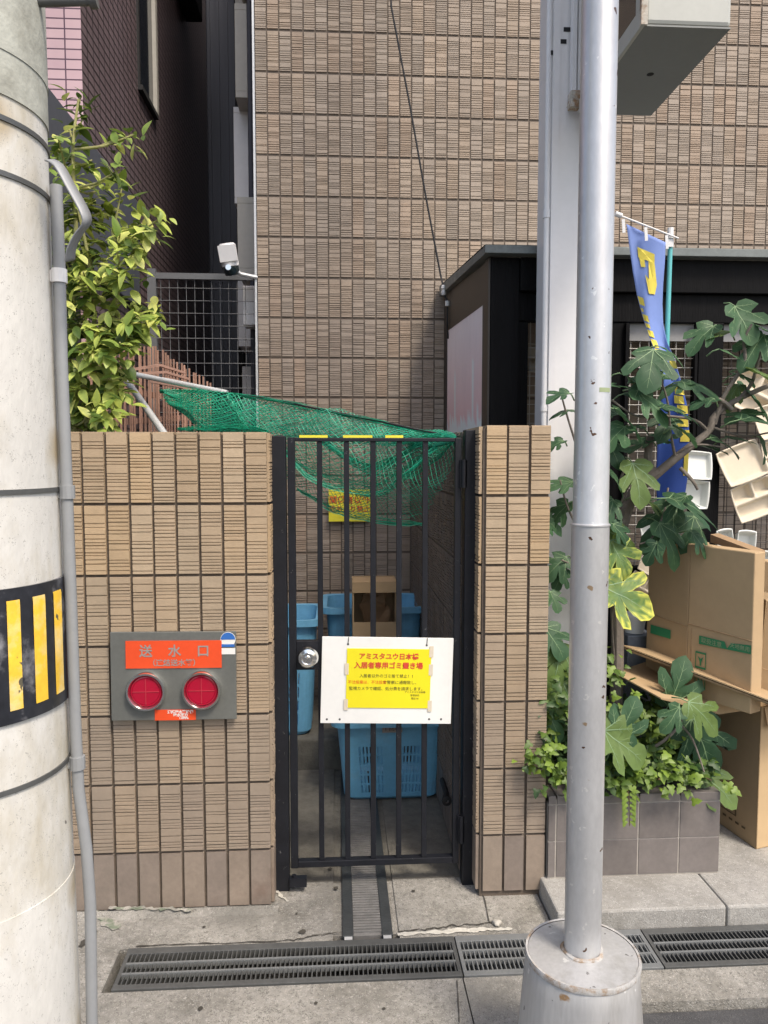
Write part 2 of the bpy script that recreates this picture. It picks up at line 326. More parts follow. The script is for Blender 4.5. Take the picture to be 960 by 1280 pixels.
# ------------------------------------------------------------------ tile walls (every tile a ribbed body, joints recessed)
def rib_profile(h, rng, t=.012, k=1.0):
    pts = [(0, t), ]
    z = rng.uniform(.004, .012); pts.append((z, t))
    while z < h - .02:
        g = rng.uniform(.0022, .0042) * (1 + .5 * (k - 1)); dp = rng.uniform(.002, .0048) * k
        pts += [(z + .0006, t - dp), (z + g, t - dp)]
        z2 = z + g + .0006; o = rng.uniform(-.0012, .0008)
        land = rng.uniform(.016, .03) if rng.random() < .16 else rng.uniform(.0045, .0105)
        land = min(land, h - z2 - .002)
        pts += [(z2, t + o), (z2 + land, t + o)]; z = z2 + land
    pts.append((h, t)); return pts
def tile_grid(mb, O, U, N, cols, rows, pal, base_rows=0, rng=None, tw=.0675, gap=.0085, plainmat=1, mt=0, low_tone=1.0, ribk=1.25):
    """cols: left edges along U with widths; rows: (z0, z1, plain)"""
    O = V(O); U = V(U); N = V(N); Z = V((0, 0, 1)); rng = rng or random.Random(3)
    for (u0, wd) in cols:
        for (z0, z1, plain) in rows:
            h = z1 - z0; c = rng.choice(pal); k = rng.uniform(.92, 1.07); c = (c[0] * k, c[1] * k, c[2] * k)
            off = rng.uniform(-.0012, .0012)
            pr = [(0, .011), (h, .011)] if plain else rib_profile(h, rng, .012, ribk)
            n = len(pr); vs = []
            for u in (u0, u0 + wd):
                for (zz, d) in pr: vs.append(O + U * u + N * (d + off) + Z * (z0 + zz))
            bi = len(vs)
            for u in (u0, u0 + wd):
                vs.append(O + U * u + Z * z0); vs.append(O + U * u + Z * z1)
            fs = [(i, i + n, i + n + 1, i + 1) for i in range(n - 1)]
            fs.append((bi, bi + 2, n, 0)); fs.append((n - 1, 2 * n - 1, bi + 3, bi + 1))
            fs.append(tuple(list(range(n)) + [bi + 1, bi])); fs.append(tuple(list(range(2 * n - 1, n - 1, -1)) + [bi + 2, bi + 3]))
            cols_ = []
            low = max(0, min(1, (1.25 - z0) / 1.0)) * low_tone
            c = mix(c, (.25, .205, .165), low * rng.uniform(.55, .95))  # lower rows turn greyer and darker, only partly as dirt
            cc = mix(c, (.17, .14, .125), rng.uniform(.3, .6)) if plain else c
            mb.add(vs, fs, plainmat if plain else mt, cc)
PAL_FRONT = [(.42, .315, .205), (.41, .31, .205), (.43, .32, .205), (.40, .305, .205), (.42, .325, .22), (.44, .32, .195), (.39, .305, .21)]
PAL_BACK = [(.35, .283, .222), (.345, .282, .224), (.36, .288, .222), (.34, .28, .225), (.345, .288, .235), (.365, .284, .217), (.33, .276, .224)]
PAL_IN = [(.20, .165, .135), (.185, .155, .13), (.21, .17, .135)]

# ------------------------------------------------------------------ ground
mb = MB(); mb.add([(-60, -60, -.32), (60, -60, -.32), (60, 60, -.32), (-60, 60, -.32)], [(0, 1, 2, 3)])
tag(mb.build('ground', M['earth'], origin=(0, 0, 0)), kind='structure')
mb = MB(); mb.box((-20, -25, -.3), (20, 1.45, 0)); mb.box((.66, 1.45, -.3), (20, 2.062, 0))
tag(mb.build('road', M['road'], origin=(0, 0, 0)), kind='structure')
ZP = .03
mb = MB()
def gbox(x0, y0, x1, y1, z=ZP, n=None):
    mb.box((x0, y0, -.28), (x1, y1, z))
gbox(-6, 1.455, .372, 2.203); gbox(.376, 1.457, .655, 2.2035); gbox(.66, 2.066, 12, 2.2035)
gbox(-6, 2.404, -.02, 2.76); mb.box((.20, 2.404, -.28), (.715, 2.76, ZP)); mb.box((-.02, 2.44, -.28), (.20, 2.76, ZP - .006))
gbox(-6, 2.203, -.70, 2.404)
# low step of concrete under the tiled wall and inside the yard
mb.prism([(-.98, 2.54, ZP - .01), (-.21, 2.54, ZP - .01), (-.21, 2.60, ZP + .012), (-.98, 2.60, ZP + .012)], (0, 0, -.05))
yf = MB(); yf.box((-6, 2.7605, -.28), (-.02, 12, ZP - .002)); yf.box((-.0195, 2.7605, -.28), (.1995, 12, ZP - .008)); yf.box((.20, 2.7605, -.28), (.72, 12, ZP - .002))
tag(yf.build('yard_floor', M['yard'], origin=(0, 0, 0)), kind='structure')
# trench floor
mb.box((-.70, 2.2045, -.28), (12, 2.403, -.14), mat=1)
# cracks and broken mortar along the grate edge
def ribbon(pts, w, mt, z, rng):
    vs = []; n = len(pts)
    for i, (x, y) in enumerate(pts):
        dx = pts[min(i + 1, n - 1)][0] - pts[max(i - 1, 0)][0]; dy = pts[min(i + 1, n - 1)][1] - pts[max(i - 1, 0)][1]
        l = math.hypot(dx, dy) or 1; nx, ny = -dy / l, dx / l; ww = w * rng.uniform(.35, 1.2)
        vs += [(x + nx * ww, y + ny * ww, z), (x - nx * ww, y - ny * ww, z)]
    mb.add(vs, [(2 * i, 2 * i + 1, 2 * i + 3, 2 * i + 2) for i in range(n - 1)], mt)
def crack(a, b, n, amp, w, mt, z, seed):
    rng = random.Random(seed); pts = []
    o = 0
    for i in range(n + 1):
        t = i / n; o = o * .7 + rng.uniform(-amp, amp)
        k = min(1, 4 * t, 4 * (1 - t))
        pts.append((a[0] + (b[0] - a[0]) * t + o * .3 * k, a[1] + (b[1] - a[1]) * t + o * k))
    ribbon(pts, w, mt, z, rng)
def g(px, py): q = PZ(px, py, ZP); return (q.x, q.y)
crack(g(497, 1166), g(625, 1152), 34, .007, .003, 1, ZP + .004, 1)
crack(g(497, 1169), g(600, 1163), 22, .004, .011, 2, ZP + .003, 2)
crack(g(560, 1164), g(640, 1162), 18, .004, .010, 2, ZP + .0035, 12)
crack(g(345, 1178), g(430, 1166), 22, .006, .0025, 1, ZP + .004, 3)
crack(g(170, 1184), g(345, 1178), 30, .003, .0035, 1, ZP + .004, 33)
crack(g(600, 1100), g(612, 1155), 14, .006, .002, 1, ZP + .004, 4)
crack(g(571, 1226), g(574, 1280), 12, .003, .002, 1, ZP + .0035, 5)
crack(g(136, 1140), g(240, 1143), 30, .008, .010, 3, ZP + .016, 6)
crack(g(118, 1140), g(150, 1160), 10, .01, .02, 3, ZP + .004, 7)
crack(g(343, 1112), g(360, 1128), 8, .006, .008, 2, ZP + .004, 8)
crack(g(100, 1185), g(120, 1165), 8, .01, .012, 1, ZP + .004, 10)
rng = random.Random(5)
for px, py, r in ((378, 1166, .012), (420, 1111, .010), (517, 1115, .007), (371, 1143, .005), (413, 1087, .009), (255, 1160, .006), (395, 1255, .006), (250, 1262, .008), (480, 1262, .005)):
    x, y = g(px, py); k = [(x + r * rng.uniform(.7, 1.2) * math.cos(t * .785), y + r * rng.uniform(.8, 1.3) * math.sin(t * .785), ZP + .004) for t in range(8)]
    mb.add(k, [tuple(range(8))], 1)
tag(mb.build('pavement', [M['concrete'], M['dirt'], M['chip'], M['moss']], origin=(0, 0, 0)), kind='structure')
mb = MB()
mb.box((.722, 2.405, -.28), (1.30, 3.285, .10)); mb.box((1.303, 2.403, -.28), (2.1, 3.285, .1005)); mb.box((2.103, 2.405, -.28), (3.6, 3.285, .10))
mb.box((.74, 3.285, -.28), (3.6, 6, .09))
ob = mb.build('stone_step', M['granite'], origin=(0, 0, 0), bevel=.008); tag(ob, kind='structure')

# ------------------------------------------------------------------ front tiled wall, left of the gate
def rows_from(top, pitch, n, bottom, gap=.0105):
    r = [(top - pitch * (i + 1) + gap, top - pitch * i, False) for i in range(n)]
    r.append((bottom, top - pitch * n, True)); return r
WT = .077
def tiled_wall(name, label, x0, x1, top, base, seed, depth, side=None):
    t = thing(name, ((x0 + x1) / 2, 2.632, base), label, 'wall')
    b = MB(); b.box((x0 + .002, 2.631, base - .1), (x1 - .002, 2.632 + depth, top - .006)); b.build('core', M['joint_d'], t)
    rng = random.Random(seed); cols = []; x = x1
    while x > x0 - .001:
        wd = min(WT - .0085 - rng.uniform(0, .0018), x - x0)
        if wd > .01: cols.append((x - wd, wd))
        x -= WT
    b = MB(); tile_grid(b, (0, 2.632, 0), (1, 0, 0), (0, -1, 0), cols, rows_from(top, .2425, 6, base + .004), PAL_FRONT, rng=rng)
    # the return face beside the gate
    xs = x1 if side == 'R' else x0
    U, N = ((0, 1, 0), (1, 0, 0)) if side == 'R' else ((0, -1, 0), (-1, 0, 0))
    O = (xs - .012 if side == 'R' else xs + .012, 2.632 if side == 'R' else 2.632 + depth, 0)
    n = int(depth / WT); cw = depth / max(n, 1)
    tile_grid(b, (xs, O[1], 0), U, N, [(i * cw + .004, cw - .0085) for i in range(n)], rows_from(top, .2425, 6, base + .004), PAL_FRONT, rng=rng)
    # cap tiles
    for (u, wd) in cols: b.box((u, 2.622, top - .004), (u + wd, 2.632 + depth, top + .004), 0, jit(random.choice(PAL_FRONT), .1))
    b.build('tiles', [M['tile'], M['tile_base']], t)
    return t
tiled_wall('boundary_wall', 'low wall of ribbed tan tiles carrying the grey plate with two red caps', -.945, -.238, 1.684, ZP, 21, .15, 'R')
pw = tiled_wall('gate_pillar', 'narrow tan tiled pillar right of the gate with a darker return wall running back', .502, .737, 1.709, ZP + .02, 22, .30, 'L')
b = MB(); b.box((.460, 2.94, -.05), (.62, 4.68, 1.70)); 
b.box((.4602, 2.765, -.05), (.51, 2.94, 1.695)); b.build('return_wall', M['joint'], pw)
b = MB(); rng = random.Random(8)
cols = [(i * .0775, .0685) for i in range(25)]
tile_grid(b, (.465, 2.77, 0), (0, 1, 0), (-1, 0, 0), cols, rows_from(1.695, .2425, 6, .05), PAL_IN, rng=rng, low_tone=0)
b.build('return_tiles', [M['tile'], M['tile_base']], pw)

# ------------------------------------------------------------------ tall ribbed tile building behind
BY = 4.70
bt = thing('tiled_building', (1.5, BY, 0), 'tall building faced in brown ribbed tiles rising behind the gate', 'building')
b = MB(); b.box((-.468, BY + .0055, -.1), (4.6, 12, 8.0)); b.build('core', M['joint'], bt)
b = MB(); rng = random.Random(31)
pz = .2365; ztop = P(318, 38, BY).z + pz * 14; rws = []
z = P(318, 38, BY).z + pz * 9
while z > .2:
    rws.append((z - pz + .0155, z, False)); z -= pz
cols = [(-.466 + i * .0709, .0622) for i in range(60)]
tile_grid(b, (0, BY + .012, 0), (1, 0, 0), (0, -1, 0), cols, rws, PAL_BACK, rng=rng, low_tone=0, ribk=1.3)
b.build('tiles', [M['tile'], M['tile_base']], bt)
b = MB(); b.bar((-.477, BY, .1), (-.477, BY, 8), .012, .02, (0, 1, 0)); b.build('corner_trim', M['steel'], bt)
# windows and ducts sticking out on its alley side
for i, (yy, zz, hh, ww) in enumerate(((5.0, 2.80, .40, .15), (5.35, 3.35, .55, .21), (5.15, 3.95, .5, .17), (5.7, 2.45, .5, .24), (5.6, 4.5, .7, .22), (6.3, 3.2, .9, .30), (5.2, 4.75, .5, .16), (5.9, 1.75, .5, .24))):
    f = MB(); x = -.47
    f.box((x - ww, yy, zz), (x, yy + .05, zz + hh)); f.box((x - ww, yy + .3, zz), (x, yy + .35, zz + hh))
    f.box((x - ww, yy, zz - .04), (x, yy + .35, zz)); f.box((x - ww, yy, zz + hh), (x, yy + .35, zz + hh + .04))
    fr = f.build('side_window', M['white_pvc' if i % 2 else 'cream_frame'], bt, bevel=.003)
    f = MB(); f.box((x - ww * .6, yy + .05, zz), (x - ww * .6 + .01, yy + .3, zz + hh)); f.build('pane', M['glass_d'], fr)
f = MB(); f.box((-.575, 4.85, 2.42), (-.485, 5.0, 2.66)); f.build('duct_box', M['white_pvc'], bt, bevel=.006)
f = MB(); f.tube([(-.53, 5.05, .3), (-.53, 5.05, 7.5)], .022, 8); f.build('drain_pipe', M['farmetal'], bt); f = MB(); f.tube([(-.62, 6.6, .3), (-.62, 6.6, 7.5)], .03, 8); f.build('drain_pipe', M['farmetal'], bt)

# ------------------------------------------------------------------ tiled building on the left of the alley
AX = -1.242
db = thing('alley_building', (-2, 4.0, 0), 'tiled building with a pink front edge and a plum side darkened as shade, left of the alley', 'building')
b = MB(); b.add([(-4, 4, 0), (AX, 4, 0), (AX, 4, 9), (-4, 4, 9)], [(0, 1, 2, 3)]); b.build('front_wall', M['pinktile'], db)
b = MB(); b.box((-4, 4.004, -.1), (AX - .001, 7.8, 9)); b.build('side_wall', M['shadetile'], db)
b = MB()
y0, y1, z0, z1 = 5.1, 5.5, 3.95, 6.5
b.box((AX - .02, y0, z0), (AX + .012, y0 + .03, z1)); b.box((AX - .02, y0, z0 - .03), (AX + .03, y1 + .04, z0))
wf = b.build('window', M['void'], db)
b = MB(); b.box((AX - .02, y1, z0), (AX + .03, y1 + .05, z1)); b.build('frame', M['cream_frame'], wf)
b = MB(); b.box((AX - .05, y0 + .03, z0), (AX + .004, y1, z1)); b.build('pane', M['glass_d'], wf)
b = MB(); b.box((AX, 6.3, 5.22), (AX + .14, 6.75, 5.5)); b.build('vent_hood', M['void'], db, bevel=.01)
b = MB(); b.box((-3, 3.2, 2.52), (-1.205, 4.9, 3.16)); b.build('slate_fascia', M['slate'], db, bevel=.006)
b = MB(); b.box((-3, 3.25, -.1), (-1.28, 4.85, 2.518)); b.build('recess', M['void'], db)

eb = thing('clad_building', (-1.1, 7.8, 0), 'dark grey building with upright ribbed cladding closing the alley', 'building')
b = MB(); b.box((-1.4, 7.85, -.1), (-.3, 8.2, 9)); b.build('wall', M['farmetal'], eb)
b = MB()
for i in range(9): b.box((-1.24 + i * .085, 7.83, 0), (-1.24 + i * .085 + .03, 7.849, 9))
b.build('cladding_ribs', M['farmetal'], eb)
b = MB(); b.tube([(-.93, 7.7, 0), (-.93, 7.7, 9)], .03, 8); b.build('drain_pipe', M['void'], eb)

# ------------------------------------------------------------------ alley fences, camera
FY = 4.75
mf = thing('mesh_fence', (-.9, FY, ZP), 'grey steel grid fence closing the alley mouth', 'fence')
q0 = P(190, 345, FY); q1 = P(317, 347, FY)
b = MB(); b.bar((q0.x, FY, q0.z), (q1.x, FY, q1.z), .03, .035); b.build('top_rail', M['wire_g'], mf)
b = MB(); b.bar((q0.x, FY, ZP), (q0.x, FY, q0.z + .04), .05, .04, (0, 1, 0)); b.build('post', M['wire_g'], mf)
b = MB(); n = 12
for i in range(1, n): x = q0.x + (q1.x - q0.x) * i / n; b.tube([(x, FY, .1), (x, FY, q0.z)], .0022, 5)
z = q0.z - .07
while z > .1: b.tube([(q0.x, FY - .006, z), (q1.x, FY - .006, z)], .0022, 5); z -= .074
b.build('wire_grid', M['wire_g'], mf)

sf = thing('slat_fence', (-1.1, 4.0, ZP), 'fence of thin red-brown upright slats with a bent top behind the shrub', 'fence')
b = MB(); rng = random.Random(4)
for i in range(40):
    t = i / 39; px = 108 + 152 * t; Y = 3.55 + .95 * t
    ytop = 425 + 20 * max(0, (t - .55) / .45) ** 1 * 2 + (12 * t) + rng.uniform(-2, 2)
    q = P(px, ytop, Y); d = rng.uniform(-.01, .01)
    b.bar((q.x, Y, .05), (q.x + d, Y + .03, q.z), .0085, .010, (0, 1, 0), 0, jit((1, .95, .9), .25))
b.build('slats', M['slat'], sf)
for k, (ya, yb) in enumerate(((480, 505), (530, 520))):
    b = MB(); pts = []
    for i in range(9):
        t = i / 8; q = P(108 + 152 * t, ya + (yb - ya) * t, 3.58 + .95 * t); pts.append((q.x, q.y + .02, q.z))
    for i in range(8): b.bar(pts[i], pts[i + 1], .012, .03)
    b.build('rail', M['slat'], sf)
for i in range(4):
    b = MB(); a = P(165 + 8 * i, 462 + 5 * i, 3.7); c = P(230 + 6 * i, 466 + 8 * i, 4.1); m_ = (a + c) / 2 + V((0, 0, .03 - .008 * i))
    b.bar(a, m_, .014, .012); b.bar(m_, c, .014, .012); b.build('loose_slat', M['slat'], sf)
for i in range(5):
    q = P(277 + 14 * i, 488 - 6 * (i % 2), 4.9)

sc = thing('security_camera', P(287, 325, 4.62), 'white security camera on a bracket at the alley mouth', 'security camera')
c0 = P(286, 320, 4.60)
Mr = Matrix.Translation(c0) @ Matrix.Rotation(R(-8), 4, 'Y') @ Matrix.Rotation(R(14), 4, 'X')
b = MB(); b.lathe([(0, .072), (.040, .070), (.050, .058), (.050, -.055), (.047, -.058)], (0, 0, 0), 24); b.box((-.050, -.055, -.03), (.050, .0, .060)); b.v = [tuple(Mr @ V(q)) for q in b.v]; b.build('body', M['white_pvc'], sc, True)
b = MB(); b.lathe([(.045, -.056), (.046, -.085), (.036, -.108), (.0, -.112)], (0, -.004, 0), 20); b.v = [tuple(Mr @ V(q)) for q in b.v]; b.build('lens_housing', M['lens'], sc, True)
b = MB(); b.lathe([(.0, .03), (.016, .03), (.016, 0)], c0 + V((.004, -.03, -.078)), 16, 'Y'); b.build('lens', M['chrome'], sc, True)
b = MB(); b.tube([c0 + V((.02, .03, -.06)), c0 + V((.06, .05, -.09)), V((-.47, 4.69, c0.z - .10))], .012, 8); b.build('bracket', M['steel'], sc)

# ------------------------------------------------------------------ steel pipes and green net over the yard
def pipe(name, a, c, r, label, m='steel'):
    b = MB(); b.tube([a, c], r, 14); b.lathe([(r * 1.0, 0)], a, 8) if False else None
    ob = b.build(name, M[m], smooth=True); return tag(ob, label, 'pipe')
na, nb = P(163, 467, 3.30), P(585, 548, 2.79)
pipe('steel_pipe', P(156, 472, 3.25), P(222, 566, 2.80), .0135, 'thick silver pipe leaning down behind the low tan wall')
pipe('steel_pipe', na, P(284, 491, 3.16), .011, 'slim silver pipe sloping away under the shrub to the green net')
net = MB(); rng = random.Random(17)
def interp(pl, t):
    t = max(0, min(1, t)) * (len(pl) - 1); i = min(int(t), len(pl) - 2); return pl[i].lerp(pl[i + 1], t - i)
top = [P(200, 489, 3.24), P(260, 491, 3.18), P(330, 499, 3.10), P(400, 513, 3.0), P(470, 527, 2.92), P(535, 541, 2.85), P(574, 547, 2.80)]
bot = [P(215, 503, 3.22), P(250, 538, 3.12), P(320, 580, 3.10), P(372, 612, 3.06), P(420, 638, 3.05), P(470, 650, 3.02), P(530, 656, 3.0)]
def strand(fn, steps, r, col):
    net.tube([fn(i / steps) for i in range(steps + 1)], r, 3, 0, col, cap=False)
def wob(p, a, s): n = noise.noise_vector(p * s); return p + n * a
def sheet(tp, bt_, ns, r, seed, amp, bulge, dens_lo=0, dens_hi=1, slope=.35):
    rg = random.Random(seed)
    def at(s, t):
        a = interp(tp, s); c = interp(bt_, s); p = a.lerp(c, t)
        p = p + V((0, -bulge * math.sin(math.pi * t), -bulge * .3 * math.sin(math.pi * t)))
        return wob(p + V((0, 0, seed)), amp, 7) - V((0, 0, seed))
    for i in range(ns):
        s0 = -slope + (1 + 2 * slope) * i / ns + rg.uniform(-.002, .002)
        for sg in (1, -1):
            pts = []
            for k in range(15):
                t = dens_lo + (dens_hi - dens_lo) * k / 14; s = s0 + sg * slope * (t - .5)
                if 0 <= s <= 1: pts.append(at(s, t))
            if len(pts) > 2: net.tube(pts, r, 3, 0, jit((1, 1, 1), .35), cap=False)
sheet(top, bot, 92, .0010, 1, .03, .05)
# a second fold hanging behind, and a thick gathered roll along the pole
top2 = [q + V((.0, .05, -.004)) for q in top]; bot2 = [P(225, 512, 3.3), P(265, 538, 3.2), P(330, 560, 3.14), P(400, 600, 3.1), P(463, 612, 3.1), P(510, 590, 3.0), P(560, 560, 2.9)]
sheet(top2, bot2, 70, .0011, 2, .05, .03)
mid = [P(205, 495, 3.22), P(255, 530, 3.16), P(320, 541, 3.08), P(372, 548, 3.02), P(440, 556, 2.95), P(520, 556, 2.88), P(570, 554, 2.80)]
for k in range(2): sheet([q + V((0, .012 * k, .003)) for q in top], [q + V((0, .02 * k, rng.uniform(-.01, .01))) for q in mid], 80, .0012, 5 + k, .03, .02, slope=.14)
# swagged folds
def bundle(pl, n, spread, r, seed):
    rg = random.Random(seed)
    for i in range(n):
        o = V((rg.uniform(-1, 1) * spread * .4, rg.uniform(-1, 1) * spread, rg.uniform(-1, 1) * spread)); k = rg.uniform(.8, 1.2)
        pts = []
        for j in range(17):
            p = interp(pl, j / 16); e = math.sin(math.pi * j / 16) * .6 + .4; pts.append(wob(p + o * e, .012, 9 + 3 * rg.random()))
        net.tube(pts, r, 3, 0, jit((1.05, 1.05, 1.05), .35), cap=False)
def smooth_pl(pl, n=24):
    out = []
    for i in range(n + 1):
        t = i / n * (len(pl) - 1); k = min(int(t), len(pl) - 2); f = t - k
        p0, p1, p2, p3 = pl[max(k - 1, 0)], pl[k], pl[k + 1], pl[min(k + 2, len(pl) - 1)]
        out.append(.5 * ((2 * p1) + (p2 - p0) * f + (2 * p0 - 5 * p1 + 4 * p2 - p3) * f * f + (3 * p1 - p0 - 3 * p2 + p3) * f ** 3))
    return out
sw = smooth_pl([P(392, 543, 3.0), P(425, 566, 2.98), P(462, 585, 2.97), P(500, 572, 2.92), P(528, 550, 2.86), P(560, 545, 2.81)])
bundle(sw, 26, .022, .0012, 3)
bundle(smooth_pl([P(352, 560, 3.02), P(385, 592, 3.0), P(425, 606, 3.0), P(470, 612, 2.97), P(505, 590, 2.9), P(545, 556, 2.84)]), 20, .03, .0011, 4)
bundle(smooth_pl([P(372, 612, 3.05), P(420, 638, 3.04), P(470, 650, 3.01), P(530, 655, 2.99)]), 12, .012, .0012, 6)
bundle(smooth_pl([P(285, 493, 3.14), P(300, 520, 3.1), P(316, 545, 3.06), P(330, 570, 3.05)]), 12, .012, .0013, 7)
bundle(smooth_pl([P(222, 536, 3.05), P(260, 536, 3.04), P(300, 534, 3.04), P(335, 540, 3.03)]), 16, .014, .0013, 8)
bundle(smooth_pl([q + V((0, 0, .002)) for q in top]), 14, .008, .0013, 9)
tag(net.build('safety_net', M['net'], origin=tuple(top[3])), 'green netting draped over the yard behind the gate', 'net')
b = MB(); b.tube([q + V((0, -.004, .004)) for q in smooth_pl(top[1:])], .004, 6)
tag(b.build('net_cord', M['rubber']), 'dark cord along the upper edge of the green netting', 'cord')

# ------------------------------------------------------------------ yellow notice on the back wall of the yard
ys = thing('warning_sign', P(437, 652, 4.66), 'small yellow plate with red writing on the yard back wall', 'sign')
a = P(411, 652, 4.66); c = P(463, 612, 4.66)
b = MB(); b.box((a.x, 4.664, a.z), (c.x, 4.672, c.z)); b.build('plate', M['sign_y'], ys)
b = MB(); cx = (a.x + c.x) / 2; hz = (c.z - a.z)
b.text('関係者以外', (cx, 4.662, a.z + hz * .66), (1, 0, 0), (0, 0, 1), .050, bold=.015); b.text('立ち入り禁止', (cx, 4.662, a.z + hz * .38), (1, 0, 0), (0, 0, 1), .042, bold=.015)
b.build('lettering', M['ink_red'], ys)

# ------------------------------------------------------------------ baskets in the yard
def basket(w0, w1, d0, d1, h, matl, rad=.05):
    """open crate with rounded corners: bottom w0 x d0, rim w1 x d1, rows of slots in every side"""
    b = MB(); cols = []          # (side, fraction along the straight run | corner angle, hole after this column?)
    NS = 44
    def side_holes(i, long_):
        f = (i + .5) / NS
        pan = ((.06, .42), (.58, .94)) if long_ else ((.10, .90),)
        return any(a < f < c for a, c in pan) and i % 2 == 0
    for sd_ in range(4):
        for i in range(NS): cols.append((sd_, i / NS, side_holes(i, sd_ % 2 == 0)))
        for k in range(5): cols.append((sd_ + .5, k / 5, False))
    vs_ = [0, .035, .09]; k = 5; hv = [False, False]
    for i in range(k): vs_ += [.09 + .60 * (i + .80) / k, .09 + .60 * (i + 1) / k]
    vs_ += [.80, 1]
    def pt(c, v):
        W_ = w0 + (w1 - w0) * v; D_ = d0 + (d1 - d0) * v
        if v == 0: W_ -= .03; D_ -= .03
        r = rad; z = h * v; s_, f, _ = c
        hx, hy = W_ / 2, D_ / 2
        if s_ == 0: return (-hx + r + (W_ - 2 * r) * f, -hy, z)
        if s_ == 1: return (hx, -hy + r + (D_ - 2 * r) * f, z)
        if s_ == 2: return (hx - r - (W_ - 2 * r) * f, hy, z)
        if s_ == 3: return (-hx, hy - r - (D_ - 2 * r) * f, z)
        q = int(s_); cx, cy = ((hx - r, -hy + r), (hx - r, hy - r), (-hx + r, hy - r), (-hx + r, -hy + r))[q]
        t = R(-90 + 90 * q) + R(90) * f; return (cx + r * math.cos(t), cy + r * math.sin(t), z)
    n = len(cols); g_ = [pt(c, v) for v in vs_ for c in cols]; fs = []
    for j in range(len(vs_) - 1):
        vm = (vs_[j] + vs_[j + 1]) / 2; band = .09 < vm < .69 and ((vm - .09) / .6 * k) % 1 < .8
        for i in range(n):
            if not (band and cols[i][2]): fs.append((j * n + i, j * n + (i + 1) % n, (j + 1) * n + (i + 1) % n, (j + 1) * n + i))
    fs.append(tuple(range(n - 1, -1, -1))); b.add(g_, fs)
    r_ = MB(); top = [V(pt(c, 1)) for c in cols]; o1 = [V((q.x * (1 + .05 / w1), q.y * (1 + .05 / d1), h + .003)) for q in top]; o2 = [q - V((0, 0, .032)) for q in o1]
    r_.add(top + o1 + o2, [(i, (i + 1) % n, n + (i + 1) % n, n + i) for i in range(n)] + [(n + i, n + (i + 1) % n, 2 * n + (i + 1) % n, 2 * n + i) for i in range(n)])
    t = bpy.data.objects.new('storage_basket', None); COL.objects.link(t)
    b.build('body', M[matl], t, solid=.004); r_.build('rim', M[matl], t, solid=.004)
    return t
bk = basket(.43, .50, .34, .40, .385, 'blue_bin'); tag(bk, 'blue slotted basket at the front behind the white board', 'basket', 'blue baskets in the yard')
bk.location = (.245, 3.60, .034)
n_ = MB(); n_.box((.245 - .045, 3.388, .362), (.245 + .045, 3.394, .398)); n_.build('label_plate', M['ink_grey'], bk)
n_ = MB(); n_.text('1 回収', (.245, 3.386, .38), (1, 0, 0), (0, 0, 1), .026); n_.build('lettering', M['ink_black'], bk)
bk2 = basket(.34, .40, .34, .40, .60, 'blue_bin2'); tag(bk2, 'tall blue bin behind the gate lock, furthest left', 'basket', 'blue baskets in the yard'); bk2.location = (-.31, 4.02, .19)
bk3 = copy_tree(bk2, (.20, 4.32, .19), 0, 'tall blue bin standing behind the open brown carton'); bk3.scale = (1.30, 1, 1.0)
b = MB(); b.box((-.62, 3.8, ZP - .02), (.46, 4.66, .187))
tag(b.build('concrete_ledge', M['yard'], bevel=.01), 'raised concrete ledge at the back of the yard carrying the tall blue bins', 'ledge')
# carton with crumpled paper
def open_carton(name, px0, px1, pyt, pyb, Y, d, label):
    a = P(px0, pyb, Y); c = P(px1, pyt, Y); t = thing(name, ((a.x + c.x) / 2, Y, a.z), label, 'box')
    b = MB(); th = .006
    x0, x1, z0, z1 = a.x, c.x, .189, c.z; zl = a.z + (c.z - a.z) * .30
    b.box((x0, Y, z0), (x0 + th, Y + d, z1)); b.box((x1 - th, Y, z0), (x1, Y + d, z1)); b.box((x0 + th, Y + d - th, z0), (x1 - th, Y + d, z1)); b.box((x0 + th, Y, z0), (x1 - th, Y + d - th, z0 + th))
    b.box((x0 + th, Y, z0 + th), (x1 - th, Y + th, zl)); b.build('body', M['card'], t)
    b = MB(); b.box((x0 - .002, Y - .004, z1 - .055), (x1 + .002, Y + th - .004, z1)); b.box((x0 + th, Y + .01, z1 - .012), (x1 - th, Y + d - .01, z1 - .004)); b.build('flap', M['card'], t)
    return t, (x0, x1, a.z, z1)
oc, (x0, x1, z0, z1) = open_carton('open_carton', 441, 496, 727, 800, 3.84, .20, 'brown carton standing open with crumpled paper inside, among the blue bins')
b = MB(); rg = random.Random(2)
vs = []; n = 11
for j in range(n):
    for i in range(n):
        u = i / 10; v = j / 10; q = V((x0 + .05 + (x1 - x0 - .08) * u, 3.90 + .07 * (1 - v), z0 + .02 + (z1 - z0) * .72 * v))
        q += noise.noise_vector(q * 14) * .045; vs.append(q)
b.add(vs, [(j * n + i, j * n + i + 1, (j + 1) * n + i + 1, (j + 1) * n + i) for j in range(n - 1) for i in range(n - 1)])
tag(b.build('crumpled_paper', M['brownpaper'], solid=.001), 'crumpled brown paper stuffed in the open carton', 'paper')
b = MB(); b.tube([P(553, 975, 3.2), P(558, 992, 3.05), P(556, 1000, 3.0)], .012, 8); b.lathe([(.014, 0), (.02, .004), (.02, .012), (.008, .014)], P(558, 1000, 2.98), 12, 'Y')
tag(b.build('hose_end', M['rubber'], smooth=True), 'short dark hose end lying right of the front blue basket', 'hose')

